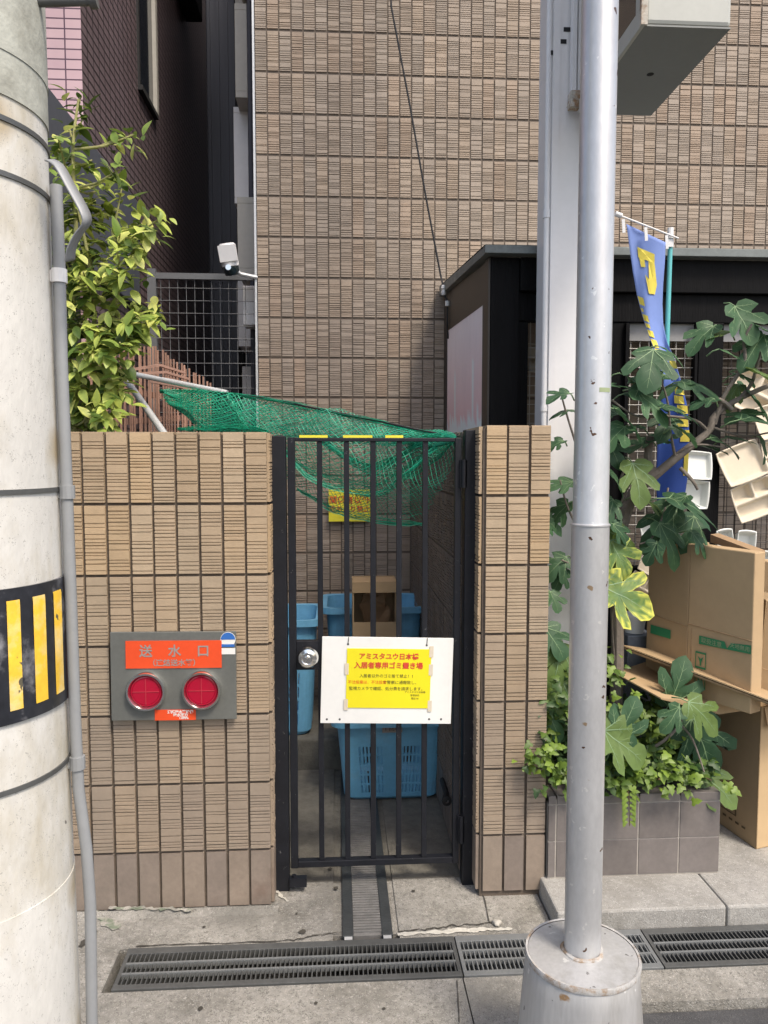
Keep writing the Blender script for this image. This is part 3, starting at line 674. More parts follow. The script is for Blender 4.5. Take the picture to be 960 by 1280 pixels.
# ------------------------------------------------------------------ gate
GY = 2.735
gt = thing('metal_gate', (0.1, GY, ZP), 'black steel bar gate with a round knob between two tiled walls', 'gate')
def gx(px): return P(px, 840, GY).x
def gz(py): return P(460, py, GY).z
for (pa, pb, pt, pbm, dy) in ((338, 360, 545, 1112, 0), (578, 597, 537, 1098, 0)):
    b = MB(); b.box((gx(pa), GY - .03, ZP - .005), (gx(pb), GY + .03, gz(pt))); b.build('post', M['black'], gt, bevel=.003)
fx0, fx1, ft, fb = gx(362), gx(574), gz(547), gz(1076)
b = MB()
b.box((fx0, GY - .016, fb - .012), (fx0 + .026, GY + .016, ft)); b.box((fx1 - .022, GY - .016, fb - .012), (fx1, GY + .016, ft))
b.box((fx0 + .026, GY - .015, ft - .014), (fx1 - .022, GY + .015, ft - .001)); b.box((fx0 + .026, GY - .015, fb - .011), (fx1 - .022, GY + .015, fb + .012))
b.build('frame', M['black'], gt, bevel=.002)
for px in (401, 434, 466.5, 498.5, 530.5):
    b = MB(); x = gx(px); b.box((x - .0095, GY - .010, fb + .012), (x + .0095, GY + .010, ft - .014)); b.build('bar', M['black'], gt, bevel=.0015)
b = MB(); b.box((fx0 + .026, GY - .013, gz(835)), (gx(402) - .0095, GY + .013, gz(799))); lk = b.build('lock_plate', M['black'], gt, bevel=.002)
b = MB(); kp = P(385, 820, GY - .03); b.lathe([(.016, -.03), (.016, .0), (.030, .006), (.038, .016), (.038, .024), (.032, .034), (.022, .037), (.018, .033), (.010, .033), (.008, .038), (0, .039)], kp, 28, 'Y'); b.build('knob', M['chrome'], lk, True)
for py, hh in ((592, .10), (1035, .10)):
    b = MB(); hx = gx(576); b.tube([(hx, GY - .034, gz(py) - hh / 2), (hx, GY - .034, gz(py) + hh / 2)], .0085, 10); b.box((hx - .012, GY - .03, gz(py) - hh / 2), (hx + .012, GY - .0165, gz(py) + hh / 2)); b.build('hinge', M['black'], gt)
b = MB(); b.box((gx(360.5), GY - .045, gz(1098)), (gx(382), GY - .0165, gz(1088))); b.tube([(gx(366), GY - .03, gz(1100)), (gx(366), GY - .03, gz(1085))], .008, 8); b.build('bolt', M['black'], gt)
for pa, pb in ((376, 411), (430, 466), (482, 504)):
    b = MB(); b.box((gx(pa), GY + .018, ft - .012), (gx(pb), GY + .022, ft + .009)); tag(b.build('yellow_tape', M['sign_y'], gt), 'strip of yellow tape on the top rail')

# white board hung on the gate
Mn = Matrix.Translation(P(483, 851, GY - .022)) @ Matrix.Rotation(R(1.6), 4, 'Y')
def BP(x, y, z): return Mn @ V((x, y, z))
k = (P(564, 850, GY - .022).x - P(401, 850, GY - .022).x) / 163.0
nbd = thing('notice_board', BP(0, 0, -.16), 'white board with a yellow printed notice tied to the gate bars', 'sign')
b = MB(); b.box((-81 * k, -.004, -54 * k), (82.5 * k, .004, 55 * k), M=Mn); b.build('board', M['white'], nbd, bevel=.001)
b = MB(); b.box((-50 * k, -.0065, -34 * k), (55 * k, -.0045, 41 * k), M=Mn); pap = b.build('yellow_notice', M['paper_y'], nbd)
U = (Mn.to_3x3() @ V((1, 0, 0))); W = (Mn.to_3x3() @ V((0, 0, 1)))
b = MB(); b.text('アミスタユウ日本橋', BP(2 * k, -.0075, 31 * k), U, W, 8.3 * k, bold=.03); b.text('入居者専用ゴミ置き場', BP(2 * k, -.0075, 19.5 * k), U, W, 8.6 * k, bold=.03); b.build('red_lettering', M['ink_red'], pap)
b = MB(); b.text('入居者以外のゴミ捨て禁止！！', BP(1 * k, -.0075, 6.5 * k), U, W, 5 * k)
b.text('で警察に通報致し、', BP(18 * k, -.0075, -1.5 * k), U, W, 5 * k); b.text('監視カメラで確認、処分費を請求します。', BP(1 * k, -.0075, -9.5 * k), U, W, 5 * k)
for i, s_ in enumerate(('アミスタユウ日本橋', '管理会社', '電話 06')): b.text(s_, BP(36 * k, -.0075, (-13.5 - 4 * i) * k), U, W, 2.9 * k)
b.build('black_lettering', M['ink_black'], pap)
b = MB(); b.text('不法投棄は、不法投棄', BP(-24 * k, -.0075, -1.5 * k), U, W, 4.8 * k); b.build('orange_lettering', M['orange'], pap)
for i, (x, z) in enumerate(((-50, 15), (55, 15), (-50, -30), (55, -31), (55, 38))):
    b = MB(); b.box(((x - 2.5) * k, -.0072, (z - 7) * k), ((x + 2.5) * k, -.0067, (z + 7) * k), M=Mn); b.build('tape', M['tray'], pap)
for x in (-49, 49):
    b = MB(); b.tube([BP(x * k, -.006, 46 * k), BP((x + .5) * k, -.004, 55 * k), BP((x + 1) * k, .008, 53 * k)], .0014, 6)
    b.build('wire_tie', M['rubber'], nbd)
b = MB()
for x, z in ((-73, -49), (-57, -49), (55, -48), (70, -48), (-49, 46), (49, 46)):
    b = MB(); b.lathe([(0, .0052), (.0035, .005), (.004, .004)], BP(x * k, 0, z * k), 10, 'Y'); b.build('screw', M['dsteel'], nbd)

# ------------------------------------------------------------------ fire-service inlet plate
PY = 2.612
Mn2 = Matrix.Translation(P(218.5, 844, PY)) @ Matrix.Rotation(R(.4), 4, 'Y')
k2 = (P(297, 844, PY).x - P(141, 844, PY).x) / 156.0
def Q(x, y, z): return Mn2 @ V((x * k2, y, z * k2))
ip = thing('hydrant_inlet_plate', Q(0, 0, -57), 'grey steel plate with orange header and two red caps on the tan tiled wall', 'fire inlet')
b = MB(); b.box((-78 * k2, -.016, -56 * k2), (78 * k2, -.006, 57 * k2), M=Mn2); b.build('plate', M['plate'], ip, bevel=.0015)
b = MB(); b.box((-59 * k2, -.019, 11 * k2), (60 * k2, -.0165, 46 * k2), M=Mn2); hp = b.build('header_panel', M['orange'], ip)
U = Mn2.to_3x3() @ V((1, 0, 0)); W = Mn2.to_3x3() @ V((0, 0, 1))
b = MB()
for i, ch in enumerate('送水口'): b.text(ch, Q(-34 + 35.5 * i, -.020, 32), U, W, 16.5 * k2, bold=.02)
b.text('（連結送水管）', Q(1, -.020, 17.5), U, W, 9.2 * k2, bold=.02); b.build('lettering', M['ink_grey'], hp)
for i, x in enumerate((-34, 35)):
    r = 25 * k2; cc = Q(x, -.016, -18 + .6 * i)
    b = MB(); b.lathe([(r, 0), (r, .012), (r * .95, .020), (r * .86, .020), (r * .80, .012), (r * .79, .0)], cc, 40, 'Y'); rg_ = b.build('inlet_ring', M['chrome'], ip, True)
    b = MB(); b.lathe([(r * .79, .006), (r * .76, .010), (r * .70, .011), (r * .68, .009), (r * .66, .011), (0, .012)], cc, 40, 'Y'); cp = b.build('red_cap', M['red'], rg_, True)
    b = MB()
    for a in (0, 1): 
        e = V((math.cos(a * math.pi / 2), 0, math.sin(a * math.pi / 2))) * r * .66
        b.bar(cc - e + V((0, -.0125, 0)), cc + e + V((0, -.0125, 0)), .0015, .0015, (0, 1, 0))
    b.build('cap_cross', M['red_pale'], cp)
b = MB(); b.box((-24 * k2, -.0185, -56 * k2), (27 * k2, -.0165, -42.5 * k2), M=Mn2); lb = b.build('small_label', M['orange'], ip)
b = MB(); b.text('連結送水管設備', Q(8, -.019, -45.5), U, W, 4.6 * k2, bold=.04); b.text('送水圧力', Q(8, -.019, -49.5), U, W, 4.6 * k2, bold=.04); b.text('1.0MPa', Q(12, -.019, -53.3), U, W, 4 * k2, bold=.04); b.build('lettering', M['ink_white'], lb)
b = MB(); b.lathe([(0, .0012), (9.5 * k2, .001), (9.5 * k2, 0)], Q(68, -.0165, 47), 24, 'Y'); b.box((59 * k2, -.0172, 28 * k2), (77 * k2, -.0165, 36 * k2), M=Mn2, mat=1); st = b.build('round_sticker', [M['ink_white'], M['ink_white']], ip)
b = MB()
pts = []
for i in range(13): t = math.pi * i / 12; pts.append(Q(68 + 9.0 * math.cos(t), -.0185, 47 + 9 * math.sin(t)))
b.add(pts, [tuple(range(13))]); b.box((60 * k2, -.0186, 37.5 * k2), (76 * k2, -.018, 41 * k2), M=Mn2); b.build('blue_print', M['blue_st'], st)

# ------------------------------------------------------------------ grates and drain cover
def grate(xa, xb, m, label, ya=2.207, yb=2.401, rods=2):
    t = thing('trench_grate', ((xa + xb) / 2, 2.3, ZP), label, 'drain grate', 'steel grates over the gutter')
    b = MB(); zt = ZP + .005; fw = .022
    b.box((xa, ya, ZP - .03), (xb, ya + fw, zt)); b.box((xa, yb - fw - .008, ZP - .03), (xb, yb, zt))
    b.box((xa, ya + fw, ZP - .03), (xa + .012, yb - fw - .008, zt)); b.box((xb - .012, ya + fw, ZP - .03), (xb, yb - fw - .008, zt)); b.build('frame', M[m], t, bevel=.001)
    b = MB(); x = xa + .02
    while x < xb - .014: b.box((x, ya + fw, ZP - .028), (x + .0034, yb - fw - .008, zt - .001)); x += .0142
    b.build('bars', M[m], t)
    b = MB()
    for i in range(rods): y = ya + fw + (yb - ya - 2 * fw - .008) * (i + 1) / (rods + 1); b.box((xa + .012, y - .004, ZP - .01), (xb - .012, y + .004, zt + .0012))
    b.build('cross_rods', M['msteel'], t)
    return t
grate(-.672, .375, 'dsteel', 'long dull steel gutter grate in front of the tan wall and gate')
grate(.379, 1.0, 'msteel', 'lighter grey gutter grate passing behind the lamp post base')
grate(1.004, 2.0, 'dsteel', 'dark gutter grate in front of the granite step, farthest right')
dc = thing('channel_cover', (.10, 2.9, ZP), 'narrow iron drain cover with ribbed middle running back under the gate', 'drain cover')
b = MB(); b.box((.012, 2.42, ZP - .02), (.048, 3.75, ZP + .006)); b.box((.142, 2.42, ZP - .02), (.178, 3.75, ZP + .006)); b.build('side_strips', M['castiron'], dc, bevel=.002)
b = MB(); y = 2.445
while y < 3.72: b.box((.0485, y, ZP - .01), (.1415, y + .009, ZP + .004)); y += .0155
b.box((.0485, 2.43, ZP - .03), (.1415, 3.75, ZP - .002)); b.build('ribs', M['castrib'], dc)
b = MB(); b.box((.018, 2.404, ZP - .05), (.044, 2.4195, ZP + .004)); b.build('end_lug', M['steel'], dc); b = MB(); b.box((.146, 2.404, ZP - .05), (.172, 2.4195, ZP + .004)); b.build('end_lug', M['steel'], dc)
b = MB(); q = PZ(621, 1156, ZP); b.lathe([(0, 0), (.012, .001), (.016, .007), (.012, .014), (.0, .016)], (q.x, q.y, ZP), 9, wob=lambda t, h: .004 * math.sin(3 * t + h * 90)); tag(b.build('pebble', M['stone'], smooth='all'), 'pale broken stone lying by the crack right of the gate', 'stone')

# ------------------------------------------------------------------ utility pole
UX, UY, UR = -.678, 1.40, .18
def ur(z): return UR - (z - .95) / 150
up = thing('utility_pole', (UX, UY, 0), 'thick pale concrete utility pole with a black and yellow striped band', 'pole')
def ring(z0, z1, dr, m, name, n=64, mats=None, parent=up, k=6):
    b = MB(); b.lathe([(ur(z0), z0)] + [(ur(z0 + (z1 - z0) * i / k) + dr, z0 + (z1 - z0) * i / k) for i in range(k + 1)] + [(ur(z1), z1)], (UX, UY, 0), n); return b.build(name, m, parent, True)
b = MB(); b.lathe([(ur(-.2), -.2), (ur(7), 7)], (UX, UY, 0), 64); b.build('shaft', M['pole'], up, True)
ring(P(40, 97, 1.4).z, 4.5, .004, M['pole2'], 'upper_sleeve')
ring(P(58, 150, 1.4).z, P(54, 97, 1.4).z, .0025, M['pole2'], 'grey_collar')
ring(-.2, P(100, 1095, 1.4).z, .0015, M['pole'], 'foot_coat')
for py in (178, 243, 612, 953):
    z = P(70, py, 1.4).z; ring(z - .0042, z + .0042, .003, M['dsteel'], 'steel_band')
zt, zb = P(85, 722, 1.4).z, P(88, 876, 1.4).z
wb = ring(zb, zt, .005, M['sheet_black'], 'warning_band')
def cyl_ang(px, py):
    d = ray(px, py); ox, oy = -UX, -UY; a = d.x ** 2 + d.y ** 2; bb = 2 * (ox * d.x + oy * d.y); c = ox ** 2 + oy ** 2 - (UR + .006) ** 2
    t = (-bb - math.sqrt(max(0, bb * bb - 4 * a * c))) / (2 * a); return math.atan2(d.y * t - UY, d.x * t - UX)
for px0, px1 in ((11, 28), (44.5, 60), (70.5, 80.5)):
    a0, a1 = cyl_ang(px0, 810), cyl_ang(px1, 810); b = MB()
    b.lathe([(ur(zb) + .0055, zb + .022), (ur(zt) + .0065, zb + .03), (ur(zt) + .0065, zt - .026), (ur(zt) + .0055, zt - .02)], (UX, UY, 0), 5, a0=a0, a1=a1); b.build('yellow_stripe', M['yellow'], wb, True)
step = cyl_ang(44, 810) - cyl_ang(11, 810)
for i in range(1, 4):
    a0 = cyl_ang(11, 810) - step * i; b = MB(); b.lathe([(UR + .0065, zb + .03), (UR + .0065, zt - .026)], (UX, UY, 0), 5, a0=a0, a1=a0 + (cyl_ang(28, 810) - cyl_ang(11, 810))); b.build('yellow_stripe', M['yellow'], wb, True)
# conduit
pts = [P(70, 232, 1.42), P(74, 330, 1.42), P(77, 450, 1.42), P(83, 600, 1.42), P(89, 760, 1.42), P(94, 900, 1.42), P(98, 985, 1.42), P(108, 1060, 1.42), P(113, 1130, 1.42), P(114, 1200, 1.42), P(115, 1300, 1.42), P(115, 1420, 1.42)]
b = MB(); b.tube(pts, .0105, 12); co = b.build('conduit', M['grey_pvc'], up, True)
for py, px in ((345, 74), (615, 84), (953, 97)):
    c = P(px, py, 1.42); b = MB(); b.tube([c + V((0, 0, -.012)), c + V((0, 0, .012))], .0135, 12); b.bar(c + V((-.035, 0, 0)), c, .006, .02); b.build('clamp', M['white_pvc'] if py == 345 else M['grey_pvc'], co)
b = MB(); pts = smooth_pl([P(60, 200, 1.36), P(72, 207, 1.35), P(88, 235, 1.34), P(103, 262, 1.33), P(107, 278, 1.33), P(97, 292, 1.34), P(88, 310, 1.35), P(86, 326, 1.36)], 22)
vs = []
for q in pts: vs += [q + V((-.0, -.016, -.006)), q + V((.004, .016, .006))]
b.add(vs, [(2 * i, 2 * i + 1, 2 * i + 3, 2 * i + 2) for i in range(len(pts) - 1)]); b.build('loose_strap', M['grey_pvc'], up, True, solid=.003)
b = MB(); b.tube([P(30, 3, 1.4), P(112, 1, 1.4)], .008, 10); b.tube([P(112, 1, 1.4), P(121, 0, 1.4)], .013, 10); b.build('step_bolt', M['dsteel'], up, True)

# ------------------------------------------------------------------ lamp post
lp = thing('lamp_post', (.592, 1.76, ZP), 'silver painted post with rust spots standing on a conical base', 'post')
LX, LY = .592, 1.76
zc = P(735, 655, 1.76).z
b = MB(); b.lathe([(.0432, zc - .001), (.0408, zc + .006), (.0408, zc + .16), (.0404, zc + .162), (.0400, 5.0)], (LX, LY, 0), 40); b.build('upper_shaft', M['silver'], lp, True)
b = MB(); b.lathe([(.0435, .38), (.0435, zc - .004), (.0455, zc - .003), (.0455, zc + .0), (.0405, zc + .004)], (LX, LY, 0), 40); b.build('lower_shaft', M['silver'], lp, True)
b = MB(); b.lathe([(.163, ZP - .01), (.152, .16), (.138, .34), (.1345, .392), (.130, .398), (.05, .405), (.0, .405)], (LX, LY, 0), 48, wob=lambda t, h: (.0022 * math.sin(7 * t + 1) + .0012 * math.sin(17 * t)) if h < .36 else 0); b.build('conical_base', M['silverbase'], lp, True)
b = MB(); b.lathe([(.137, .386), (.1385, .394), (.136, .401), (.131, .3995)], (LX, LY, 0), 48); b.build('base_rim', M['rustring'], lp, True)
b = MB(); b.lathe([(.0525, .402), (.0505, .408), (.0435, .411)], (LX, LY, 0), 32, wob=lambda t, h: .002 * math.sin(5 * t)); b.build('rust_collar', M['rustring'], lp, True)
b = MB(); z = P(737, 487, 1.72).z; b.lathe([(.0409, z - .005), (.0409, z + .005)], (LX, LY, 0), 6, a0=R(-88), a1=R(-42)); b.build('small_sticker', M['pale_print'], lp, True)

# ------------------------------------------------------------------ projecting sign, top right
A = PZ(805, 31, 2.9); B_ = PZ(917, 33, 2.9); C_ = PZ(809, 145, 2.9)
sx0, sx1, sy0, sy1 = A.x, B_.x, A.y, C_.y
ps = thing('projecting_sign', ((sx0 + sx1) / 2, (sy0 + sy1) / 2, 2.9), 'pale grey-green metal sign box with a rusty edge jutting out overhead at the upper right', 'sign')
b = MB(); b.box((sx0 + .004, sy0 + .004, 2.906), (sx1, sy1, 4.2)); b.build('casing', M['signbox'], ps, bevel=.012)
b = MB(); b.box((sx0 + .001, sy0 + .006, 2.900), (sx1 - .002, sy1 - .002, 2.905)); b.lathe([(0, -.001), (.012, -.001), (.012, .0)], (sx0 + .14, sy0 + .29, 2.9), 12, mat=1); b.lathe([(0, -.001), (.005, -.001), (.005, .0)], (sx0 + .08, sy0 + .46, 2.9), 10, mat=1); b.build('underside', [M['signunder'], M['void']], ps)
b = MB(); b.box((sx0 - .003, sy0 + .05, 2.955), (sx0 + .0035, sy1 - .05, 4.2)); sfc = b.build('dark_face', M['panel_dark'], ps)
b = MB(); b.text('V', (sx0 - .0045, sy0 + .22, 3.10), (0, -1, 0), (0, 0, 1), .12, bold=.03); b.build('lettering', M['ink_white'], sfc)
b = MB(); b.box((sx0 - .008, sy0 - .002, 2.898), (sx0 + .0035, sy1, 2.954)); b.box((sx0 - .008, sy0 - .002, 2.954), (sx0 + .0035, sy0 + .049, 4.2)); b.build('face_frame', M['signbox'], ps, bevel=.002)
b = MB(); b.box((sx0 - .010, sy0 - .004, 2.90), (sx0 + .010, sy0 + .010, 4.2)); b.build('rusty_edge', M['rust'], ps)

# white metal column beside the shop, with slots and bracket
CY = 3.02
wc = thing('white_column', (.9, CY, .1), 'tall white sheet-metal column behind the lamp post', 'column')
cx0, cx1 = P(686, 400, CY).x, P(742, 400, CY).x
b = MB(); b.box((cx0, CY, .1), (cx1, CY + .2, 7)); b.build('panel', M['whitecol'], wc, bevel=.004)
for px, py in ((692, 66), (703.5, 52), (709, 37)): b = MB(); q = P(px, py, CY); b.box((q.x - .014, CY - .002, q.z - .008), (q.x + .014, CY + .001, q.z + .008)); b.build('slot', M['void'], wc)
b = MB(); b.box((cx0 + .001, CY - .006, .1), (cx0 + .028, CY - .0005, 7)); b.build('edge_strip', M['whitecol'], wc)
q = P(718, 125, CY - .05)
b = MB(); b.box((q.x - .014, CY - .06, q.z), (q.x + .004, CY - .03, 7)); b.box((q.x + .012, CY - .05, q.z + .03), (q.x + .022, CY - .02, 7), mat=0)
b.build('bracket_rail', M['whitecol'], wc, bevel=.002)
b = MB(); b.box((q.x - .018, CY - .066, q.z - .03), (q.x + .02, CY - .022, q.z + .03)); b.bar((q.x - .03, CY - .05, q.z - .03), (q.x, CY - .05, q.z + .02), .004, .004); b.build('bracket_foot', M['rust'], wc, bevel=.004)
b = MB(); x = P(681.5, 400, CY + .01).x; b.tube([(x, CY + .01, 1.2), (x, CY + .01, 7)], .0125, 12); dp = b.build('downpipe', M['white_pvc'], smooth=True)
tag(dp, 'slim white pipe running up the left edge of the white column', 'pipe')
b = MB(); zz = P(681, 262, CY).z; b.tube([(x, CY + .01, zz - .03), (x, CY + .01, zz)], .0155, 12); b.build('pipe_joint', M['white_pvc'], dp, True); b = MB(); b.tube([(x, CY + .01, P(681, 508, CY).z - .02), (x, CY + .01, P(681, 508, CY).z)], .0155, 12); b.build('pipe_joint', M['white_pvc'], dp, True)

# ------------------------------------------------------------------ black timber shop lean-to
SY = 3.30
sh = thing('timber_shop_front', (1.6, SY, .1), 'black timber shop lean-to with mesh openings and a grey metal roof', 'shop front')
def sxx(px, Y=SY): return P(px, 400, Y).x
def szz(py, Y=SY): return P(800, py, Y).z
ztop = P(650, 322, SY).z
def board(x0, x1, z0, z1, y0=SY, y1=SY + .09, m='blackwood', name='post'):
    b = MB(); b.box((x0, y0, z0), (x1, y1, z1)); return b.build(name, M[m], sh, bevel=.003)
X0 = sxx(613); XR = 3.4
board(X0, sxx(649), .1, ztop)                                                       # corner post
board(sxx(649) + .001, XR, szz(366), ztop - .001, SY - .012, SY + .07, name='lintel')
board(sxx(649) + .001, XR, szz(402), szz(366) - .001, SY + .015, SY + .07, name='transom')
board(sxx(649) + .001, sxx(662), .1, szz(402) - .001, SY + .02, SY + .08)
board(sxx(676), sxx(790), .1, szz(402) - .001, SY + .02, SY + .08)
board(sxx(876), sxx(907), .1, szz(402) - .001, SY + .01, SY + .085)
board(sxx(1003), sxx(1035), .1, szz(402) - .001, SY + .01, SY + .085)
board(sxx(662) + .001, sxx(676) - .001, .1, szz(709), SY + .02, SY + .07, name='kick_panel')
board(sxx(790) + .001, sxx(876) - .001, .1, szz(730), SY + .03, SY + .07, name='kick_panel')
board(sxx(790) + .001, sxx(876) - .001, szz(730) + .001, szz(709), SY - .01, SY + .07, name='sill')
board(sxx(907) + .001, XR, .1, szz(730), SY + .03, SY + .07, name='kick_panel')
for pxa in (783, 870):
    b = MB(); x = sxx(pxa); b.box((x, SY - .001, szz(700)), (x + .012, SY + .0195, szz(404))); b.build('trim', M['blackwood'], sh)
b = MB(); b.box((sxx(790), SY + .045, szz(424)), (sxx(875), SY + .05, szz(402))); b.box((sxx(908), SY + .045, szz(424)), (sxx(1002), SY + .05, szz(402))); b.build('fanlight', M['fan'], sh)
for (pa, pb, m) in ((662, 676, 'wire_w'), (790, 876, 'wire_w'), (907, 1003, 'wire_d')):
    b = MB(); xa, xb = sxx(pa), sxx(pb); x = xa + .018
    while x < xb: b.tube([(x, SY + .055, szz(709)), (x, SY + .055, szz(402))], .0016, 5); x += .041
    z = szz(709) + .02
    while z < szz(424): b.tube([(xa, SY + .052, z), (xb, SY + .052, z)], .0016, 5); z += .041
    b.build('wire_mesh', M[m], sh)
# side towards the yard
sx = X0 - .002
zf, zb_ = ztop, ztop + .12
b = MB(); b.box((sx - .008, SY + .001, .1), (sx, SY + .13, zf - .002)); b.box((sx - .008, 4.55, .1), (sx + .02, 4.66, zb_ - .02)); b.build('side_post', M['brownside'], sh)
pf, pb_ = P(602, 379, SY + .1).z, P(558, 412, 4.5).z
b = MB(); b.prism([(sx - .006, SY + .131, pf + .001), (sx - .006, 4.549, pb_ + .001), (sx - .006, 4.549, zb_), (sx - .006, SY + .131, zf)], (.012, 0, 0)); b.build('upper_boards', M['brownside'], sh)
b = MB(); nz = 46; ny = 26; vs = []; cs = []; rg = random.Random(9)
drip = [rg.random() for _ in range(ny + 1)]
for j in range(nz + 1):
    for i in range(ny + 1):
        u = i / ny; v = j / nz; y = SY + .131 + (4.549 - SY - .131) * u; zt_ = pf + (pb_ - pf) * u; zlo = 1.2
        vs.append((sx - .003, y, zlo + (zt_ - zlo) * v))
        zz = (zlo + (zt_ - zlo) * v); edge = 1.76 + .10 * drip[i] * drip[i] + .04 * noise.noise(V((y * 9, zz * 9, 0))) + (.22 if drip[i] > .88 else 0)
        k_ = max(0, min(1, (zz - edge) / .03)); f = .5 + .5 * max(0, min(1, (zz - 1.75) / .5))
        cs.append(mix((1.0, 1.35, 1.35), mix((1, .86, .88), (1.08, 1.22, 1.25), max(0, min(1, (zz - 1.8) / .45))), k_))
b.add(vs, [(j * (ny + 1) + i, j * (ny + 1) + i + 1, (j + 1) * (ny + 1) + i + 1, (j + 1) * (ny + 1) + i) for j in range(nz) for i in range(ny)], 0, cs); b.build('pink_side_panel', M['pinkwall'], sh)
b = MB(); b.box((sx - .002, SY + .14, .1), (sx + .01, 4.54, 1.199)); b.build('lower_boards', M['brownside'], sh)
# roof: fascia and sheet
b = MB(); ov = .035
fl = V((sx - ov, SY - .05, ztop + .002)); 
b.prism([(sx - ov, SY - .06, ztop + .002), (XR, SY - .06, ztop + .002), (XR, SY - .06, ztop + .036), (sx - ov, SY - .06, ztop + .036)], (0, .05, 0))
b.prism([(sx - ov, SY - .009, ztop + .004), (sx - ov, 4.685, zb_ + .004), (sx - ov, 4.685, zb_ + .06), (sx - ov, SY - .009, ztop + .035)], (.05, 0, 0))
b.add([(sx - ov, SY - .06, ztop + .0365), (XR, SY - .06, ztop + .0365), (XR, 4.685, zb_ + .061), (sx - ov, 4.685, zb_ + .061)], [(0, 1, 2, 3)]); b.build('roof', M['roofmetal'], sh, bevel=.002)
# insulators and overhead cable
e0 = P(554, 362, 4.5)
b = MB(); b.tube([P(487, -60, 4.55), P(489, 8, 4.55), P(512, 130, 4.54), P(533, 250, 4.53), P(551, 345, 4.52), e0 + V((0, -.02, .0))], .0055, 6); 
tag(b.build('overhead_cable', M['rubber']), 'thin black cable dropping across the ribbed tiles to the lean-to roof corner', 'cable')
ins = thing('cable_insulator', e0, 'white cable insulator at the rear corner of the lean-to roof', 'insulator')
b = MB(); b.lathe([(0, -.03), (.014, -.028), (.018, -.01), (.011, 0), (.018, .01), (.014, .028), (0, .03)], e0 + V((-.0, -.03, -.01)), 14); b.lathe([(0, -.02), (.014, -.016), (.014, .012), (0, .016)], e0 + V((.02, -.04, -.085)), 12); b.build('spool', M['ceramic'], ins, True)
b = MB(); b.tube([e0 + V((.0, -.03, -.04)), e0 + V((.02, -.04, -.07)), e0 + V((.02, -.03, -.2)), e0 + V((.03, 0, -.28))], .005, 6); b.build('tail_wire', M['rubber'], ins)

# ------------------------------------------------------------------ food trays on the mesh
def tray_shell(wd, dp, h, comps, n=30):
    """rounded tray: x right, y up, opening towards -z(local) = camera"""
    b = MB(); vs = []
    for j in range(n + 1):
        for i in range(n + 1):
            u = -1 + 2 * i / n; v = -1 + 2 * j / n
            # superellipse-ish rounding
            uu = u * math.sqrt(max(0, 1 - .12 * v * v * u * u)); vv = v * math.sqrt(max(0, 1 - .12 * u * u * v * v))
            hh = 0
            for (a0, a1, c0, c1) in comps:
                du = min(u - a0, a1 - u); dv = min(v - c0, c1 - v); e = min(du, dv)
                if e > 0: hh = max(hh, min(1, e / .14) * h)
            vs.append(V((uu * wd / 2, hh, vv * dp / 2)))
    b.add(vs, [(j * (n + 1) + i, j * (n + 1) + i + 1, (j + 1) * (n + 1) + i + 1, (j + 1) * (n + 1) + i) for j in range(n) for i in range(n)]); return b
def tray(px, py, Y, rot, wd, label, m='tray', dp=None, lid=True, tilt=0):
    o = P(px, py, Y); t = thing('food_tray', o, label, 'food tray', 'takeaway trays shown in the shop front'); dp = dp or wd * .85
    Mr = Matrix.Translation(o) @ Matrix.Rotation(R(rot), 4, 'Y') @ Matrix.Rotation(R(tilt), 4, 'X')
    comps = [(-.92, .0, .08, .92), (.08, .92, .08, .92), (-.92, .92, -.92, -.04)] if m == 'tray' else [(-.9, .9, -.9, .9)]
    b = tray_shell(wd, dp, .035, comps); b.v = [tuple(Mr @ V(q)) for q in b.v]; b.build('base', M[m], t, 'all', solid=.003)
    if lid:
        b = tray_shell(wd, dp, .022, [(-.93, .93, -.93, .93)]); Ml = Mr @ Matrix.Translation((0, .0, dp * 1.0)) @ Matrix.Rotation(R(-12), 4, 'X'); b.v = [tuple(Ml @ V(q)) for q in b.v]; b.build('lid', M[m], t, 'all', solid=.003)
    return t
tray(944, 624, 3.27, -21, .20, 'open cream three-part tray hung right of the black post, showing its compartments')
tray(945, 492, 3.30, 24, .22, 'cream tray half behind fig leaves, highest at the right edge', lid=False)
tray(978, 568, 3.27, -14, .18, 'cream tray cut off at the right picture edge')
tray(803, 737, 3.24, 28, .15, 'cream clamshell tray left of the upright carton')
tray(670, 448, 3.42, 6, .15, 'beige tray seen in the narrow gap left of the white column', lid=False)
tray(866, 618, 3.255, 4, .15, 'pale tray beside the blue banner', 'tray_w', lid=True)
tray(908, 688, 3.18, -8, .075, 'narrow white lid behind the upright carton, against the black post', 'tray_w', dp=.19, lid=False)
tray(932, 690, 3.16, 4, .085, 'rounded white lid standing in the middle behind the upright carton', 'tray_w', dp=.19, lid=False)
tray(962, 715, 3.12, 18, .12, 'bluish white lid leaning at the right picture edge', 'tray_w', dp=.17, lid=False)
tray(822, 665, 3.3, -14, .15, 'pale tray peeking out under the lower end of the blue banner', 'tray_w', lid=False)

